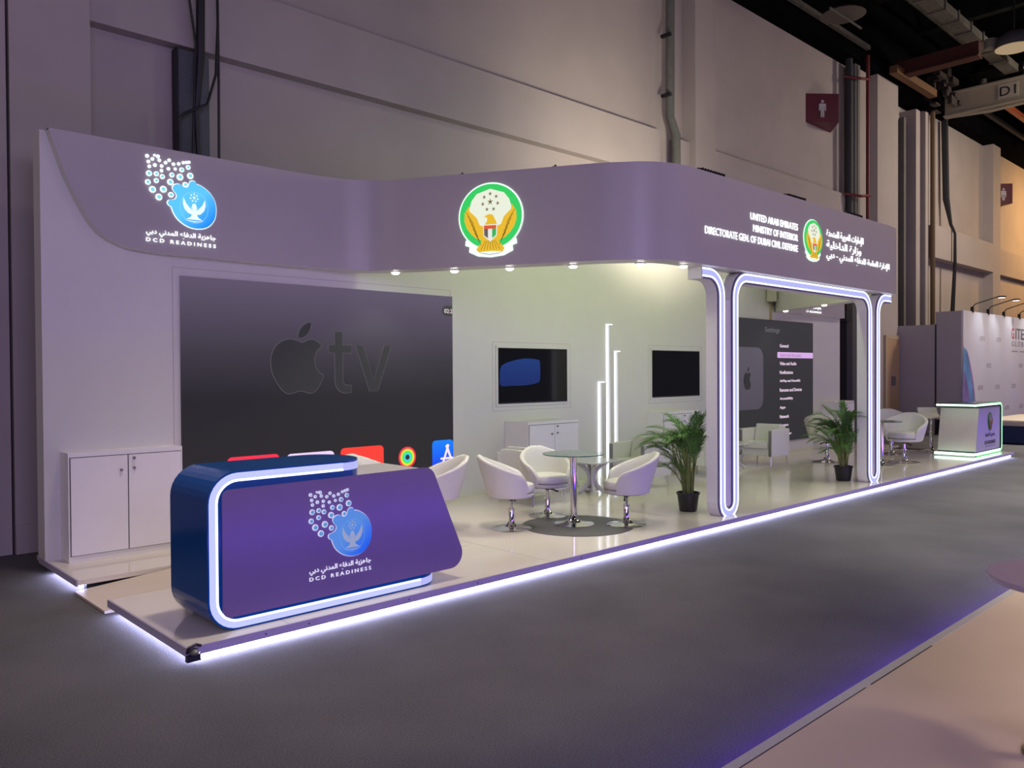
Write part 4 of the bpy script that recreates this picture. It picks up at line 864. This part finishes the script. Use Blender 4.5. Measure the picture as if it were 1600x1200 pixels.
place(cf, (9.85, 2.38, 0.1), .2, 'low white coffee table with crossed curved legs just right of the first post')

# ---- areca palms
def palm(loc, seed, lab, lean, tall):
    random.seed(seed)
    t = thing('potted_palm', lab, 'plant', (*loc, 0.1), group='potted palms')
    MB().lathe([(0.095, 0), (0.10, .01), (0.125, .19), (0.135, .195), (0.135, .215), (0.122, .215), (0.118, .17), (0.02, .17)], n=28).build('plant_pot', black_m, t, smooth=True)
    MB().lathe([(0.118, .165), (0.10, .185), (0.02, .19)], n=20).build('soil', soil_m, t)
    st = MB(); fo_ = MB()
    for i in range(34):
        a = random.uniform(0, 2 * PI); r0_ = random.uniform(0.01, .06)
        bx, by = r0_ * math.cos(a), r0_ * math.sin(a)
        H = random.uniform(.36, .86) * tall; out_ = random.uniform(.02, .11)
        sx, sy = bx + out_ * math.cos(a) + lean[0] * .10, by + out_ * math.sin(a) + lean[1] * .10
        st.tube([(bx, by, .17), (bx * 1.1 + (sx - bx) * .25, by * 1.1 + (sy - by) * .25, .17 + (H - .17) * .5), (sx, sy, H)], [.010, .008, .005], 6)
        Lf = random.uniform(.30, .50) * tall; d0 = Vector((math.cos(a) * .45 + lean[0], math.sin(a) * .45 + lean[1], 1.35)).normalized()
        hd = Vector((d0.x, d0.y, 0)); hd = hd.normalized() if hd.length > .01 else Vector((1, 0, 0))
        droop = random.uniform(.15, .75); p = Vector((sx, sy, H)); pts = [p.copy()]; dvv = d0.copy(); ns = 14
        for k in range(ns):
            dvv = (dvv + (hd * .10 - Vector((0, 0, .16))) * droop).normalized(); p = p + dvv * (Lf / ns); pts.append(p.copy())
        st.tube(pts, [.004 - .003 * k / ns for k in range(ns + 1)], 5)
        for k in range(1, ns + 1):
            dd = (pts[k] - pts[k - 1]).normalized(); sd = dd.cross(Vector((0, 0, 1))).normalized(); up_ = sd.cross(dd)
            for jj in range(2):
              for s_ in (-1, 1):
                f = k / ns; ll = (.17 * math.sin((.12 + f * .80) * PI) + .045) * random.uniform(.8, 1.1) * tall
                dr = (sd * s_ * (.85 - .35 * f) + dd * (.95 + f * .6) + up_ * random.uniform(.0, .35)).normalized()
                q0 = pts[k - 1].lerp(pts[k], .1 + .5 * jj); q1 = q0 + dr * ll * .5; q2 = q0 + dr * ll + Vector((0, 0, -ll * random.uniform(.08, .35)))
                wv = dr.cross(up_).normalized() * .0048
                fo_.add([q0 - wv * .4, q0 + wv * .4, q1 - wv, q1 + up_ * .0015, q1 + wv, q2], [(0, 1, 4, 3), (0, 3, 2), (2, 3, 5), (3, 4, 5)])
    st.build('stems', stem_m, t, smooth=True); fo_.build('fronds', leaf_m, t)
palm((5.98, 0.64), 5, 'potted palm in a black pot left of the first post', (-.30, .28), 1.0)
palm((9.74, 0.52), 12, 'potted palm in a black pot left of the second post', (-.28, .26), 0.98)

# ---- white bar stool by the far counter
t = thing('bar_stool', 'white bar stool with a scooped seat behind the far counter', 'stool', (15.3, 1.25, 0.1), -2.4)
MB().lathe([(.20, 0), (.20, .01), (.06, .03), (.03, .06)], n=30).build('base_disc', chrome, t, smooth=True)
MB().lathe([(.034, .05), (.034, .40), (.022, .42), (.022, .66)], n=16).build('column', chrome, t, smooth=True)
s_ = MB(); pr = [(-.22, .82), (-.20, .86), (-.14, .74), (-.05, .69), (.10, .69), (.20, .67), (.21, .65), (.10, .655), (-.06, .655), (-.17, .70)]
s_.prism(pr, -.19, .19).build('seat', leather, t, bevel=.01)

# ================================================================== NEXT STAND (far right)
pw = thing('partition_wall', 'dark grey stepped side wall of the neighbouring stand', 'wall panel', (20.98, 2.50, 0))
MB().box(0, .12, 0, .62, 0, 3.25).build('tall_panel', partition_m, pw); MB().box(0, .12, .62, 1.62, 0, 2.92).build('low_panel', partition_m, pw)
MB().box(-.012, 0, .60, .63, 0, 2.92).build('panel_seam', black_m, pw); MB().box(-.02, 0, .50, .62, .02, .40).build('socket_recess', black_m, pw)
gw = thing('branded_backdrop', 'pale grey printed backdrop wall of the neighbouring stand', 'backdrop', (20.98, 2.50, 0))
MB().box(0, 9.0, -.05, 0, 0, 3.26).build('backdrop_panel', mat('backdrop_grey', (0.66, .65, .69), .5, var=.03, scale=.8), gw)
dkg = mat('print_dark', (0.10, .09, .12), .6, var=.05); lg = mat('print_grey', (0.33, .31, .34), .6, var=.05)
gt = text('print_title', 'ITEX', 4.52, .1, 1.35, .32, dkg, gw, -.05, .003, bold=.01); gt.location.z = 2.52
g2 = text('print_title', 'G', 4.12, 2.62, .26, .32, mat('print_red', (0.55, .03, .06), .5, var=.1), gw, -.05, .003, bold=.01)
text('print_subtitle', 'G L O B A L', 4.15, 2.40, 1.75, .15, dkg, gw, -.05, .003)
flat('print_line', [[(4.15, 2.235), (4.75, 2.235), (4.75, 2.275), (4.15, 2.275)], [(4.95, 2.235), (5.9, 2.235), (5.9, 2.275), (4.95, 2.275)]], lg, gw, -.05, -.053)
for px, pz in ((1.30, 2.50), (2.70, 2.50), (1.85, 1.77), (4.85, 1.77), (1.15, 1.17), (2.62, 1.17), (4.15, 1.17), (2.0, .55), (3.5, .55), (4.9, .55)):
    text('print_small', 'GITEX', px, pz, .42, .12, lg, gw, -.05, .003)
sw = [('print_swirl', [(0.002, 2.16), (.12, 2.26), (.32, 2.18), (.60, 1.78), (.88, 1.15), (.98, .5), (.85, 0.2), (0.002, 0.2)], mat('swirl_blue', (0.13, .27, .50), .5, var=.35, scale=2)),
      ('print_swirl', [(0.0, 1.62), (.25, 1.45), (.50, .95), (.62, .2), (0, .2)], mat('swirl_violet', (0.20, .14, .34), .5, var=.4, scale=3)),
      ('print_swirl', [(.30, 2.15), (.62, 1.72), (.98, .80), (1.05, .2), (1.0, .2), (.93, .80), (.58, 1.65)], mat('swirl_pink', (0.42, .16, .36), .5, var=.1))]
for i, (nm, p, m) in enumerate(sw): flat(nm, [smooth_closed(p, 3) if i < 2 else p], m, gw, -.0505, -.052 - i * .001)
for i, (xx, lit, lab) in enumerate(((21.7, True, 'clip lamp on the backdrop top nearest its corner'), (23.0, False, 'second clip lamp from the corner on the backdrop top'), (24.4, False, 'third clip lamp from the corner on the backdrop top'), (25.9, False, 'clip lamp on the backdrop top at the edge of the photo'))):
    t = thing('clip_lamp', lab, 'lamp', (xx, 2.46, 3.26), group='clip lamps on the backdrop')
    MB().box(-.04, .04, -.03, .03, -.03, .12).build('lamp_clamp', black_m, t)
    MB().tube([(0, 0, .11), (.12, -.04, .20), (.62, -.44, .40)], .014, 6).build('lamp_arm', black_m, t)
    MB().lathe([(.10, 0), (.10, .04), (.03, .05)], (.70, -.50, .37), 16).build('lamp_head', black_m, t)
    MB().lathe([(.085, -.004), (.02, -.006)], (.70, -.50, .37), 16).build('lamp_lens', glow('clip_lens', (1, .85, .9), 8) , t)
    lamp('clip_beam', 'SPOT', (xx + .70, 1.95, 3.6), (xx + .2, 2.5, 2.2), 26, (.85, .93, 1.0), spot_size=1.5, spot_blend=.8, shadow_soft_size=.05)
t = thing('lounge_bench', 'navy bench with a cream top beyond the far counter', 'bench', (19.05, 0.80, 0))
MB().box(0, 3.0, -.35, .65, .02, .42).build('bench_base', mat('navy_fabric', (0.008, .02, .07), .7, var=.1), t, bevel=.02)
MB().box(-.02, 3.05, -.38, .68, .42, .56).build('bench_cushion', mat('cream_fabric', (0.55, .46, .36), .7, var=.1, bump=.3), t, bevel=.04)
t = thing('office_chair', 'cream high-backed chair cut by the right edge of the photo', 'chair', (22.6, 1.3, 0))
MB().prism([(-.30, 1.22), (.30, 1.22), (.30, .62), (.20, .50), (-.18, .50), (-.25, .66)], -.05, .05).build('backrest', mat('cream_leather', (0.60, .55, .44), .5, var=.04), t, bevel=.03)
MB().box(-.25, .25, -.5, .0, .44, .54).build('seat', MATS['cream_leather'], t, bevel=.03)
MB().lathe([(.03, .05), (.03, .45)], (0, -.25, 0), 12).lathe([(.28, 0), (.28, .03), (.03, .07)], (0, -.25, 0), 20).build('pedestal', chrome, t, smooth=True)

# ================================================================== STAND ACROSS THE AISLE (foreground right)
op = thing('facing_platform', 'beige pink platform of the facing stand with a pale edge strip', 'platform', (0, 0, 0))
MB().box(-0.6, 30, -12, -3.0, 0.05, 0.10).build('platform_deck', mat('beige_board', (0.72, .57, .42), .38, var=.05, scale=1.5), op)
MB().box(-0.6, 30, -3.0, -2.952, 0.068, 0.103).build('edge_strip', mat('pale_strip', (0.55, .53, .50), .4, var=.04), op)
MB().box(-0.6, 2.2, -3.004, -3.0, 0.100, 0.1025).box(2.26, 3.1, -3.006, -3.0, 0.1, 0.1025).build('deck_seam', dark_line, op)
MB().box(-0.5, 30, -11.9, -3.03, 0.0, 0.05).build('platform_plinth', black_m, op)
MB().box(-0.55, 29, -2.985, -2.972, 0.008, 0.066).build('plinth_light', L_violet, op)
t = thing('round_table', 'pale pink round table cut by the right edge in the foreground', 'table', (2.05, -3.94, 0.1), group=None)
MB().lathe([(.33, .725), (.34, .732), (.34, .744), (.334, .75), (.02, .75)], n=56).build('table_top', mat('pink_laminate', (0.50, .40, .46), .35, var=.02), t, smooth=True)
MB().lathe([(.035, .03), (.035, .725)], n=18).build('column', chrome, t, smooth=True)
MB().lathe([(.20, 0), (.20, .012), (.05, .035)], n=36).build('base_disc', chrome, t, smooth=True)
for o in bpy.data.objects:
    if '_used' in o: del o['_used']
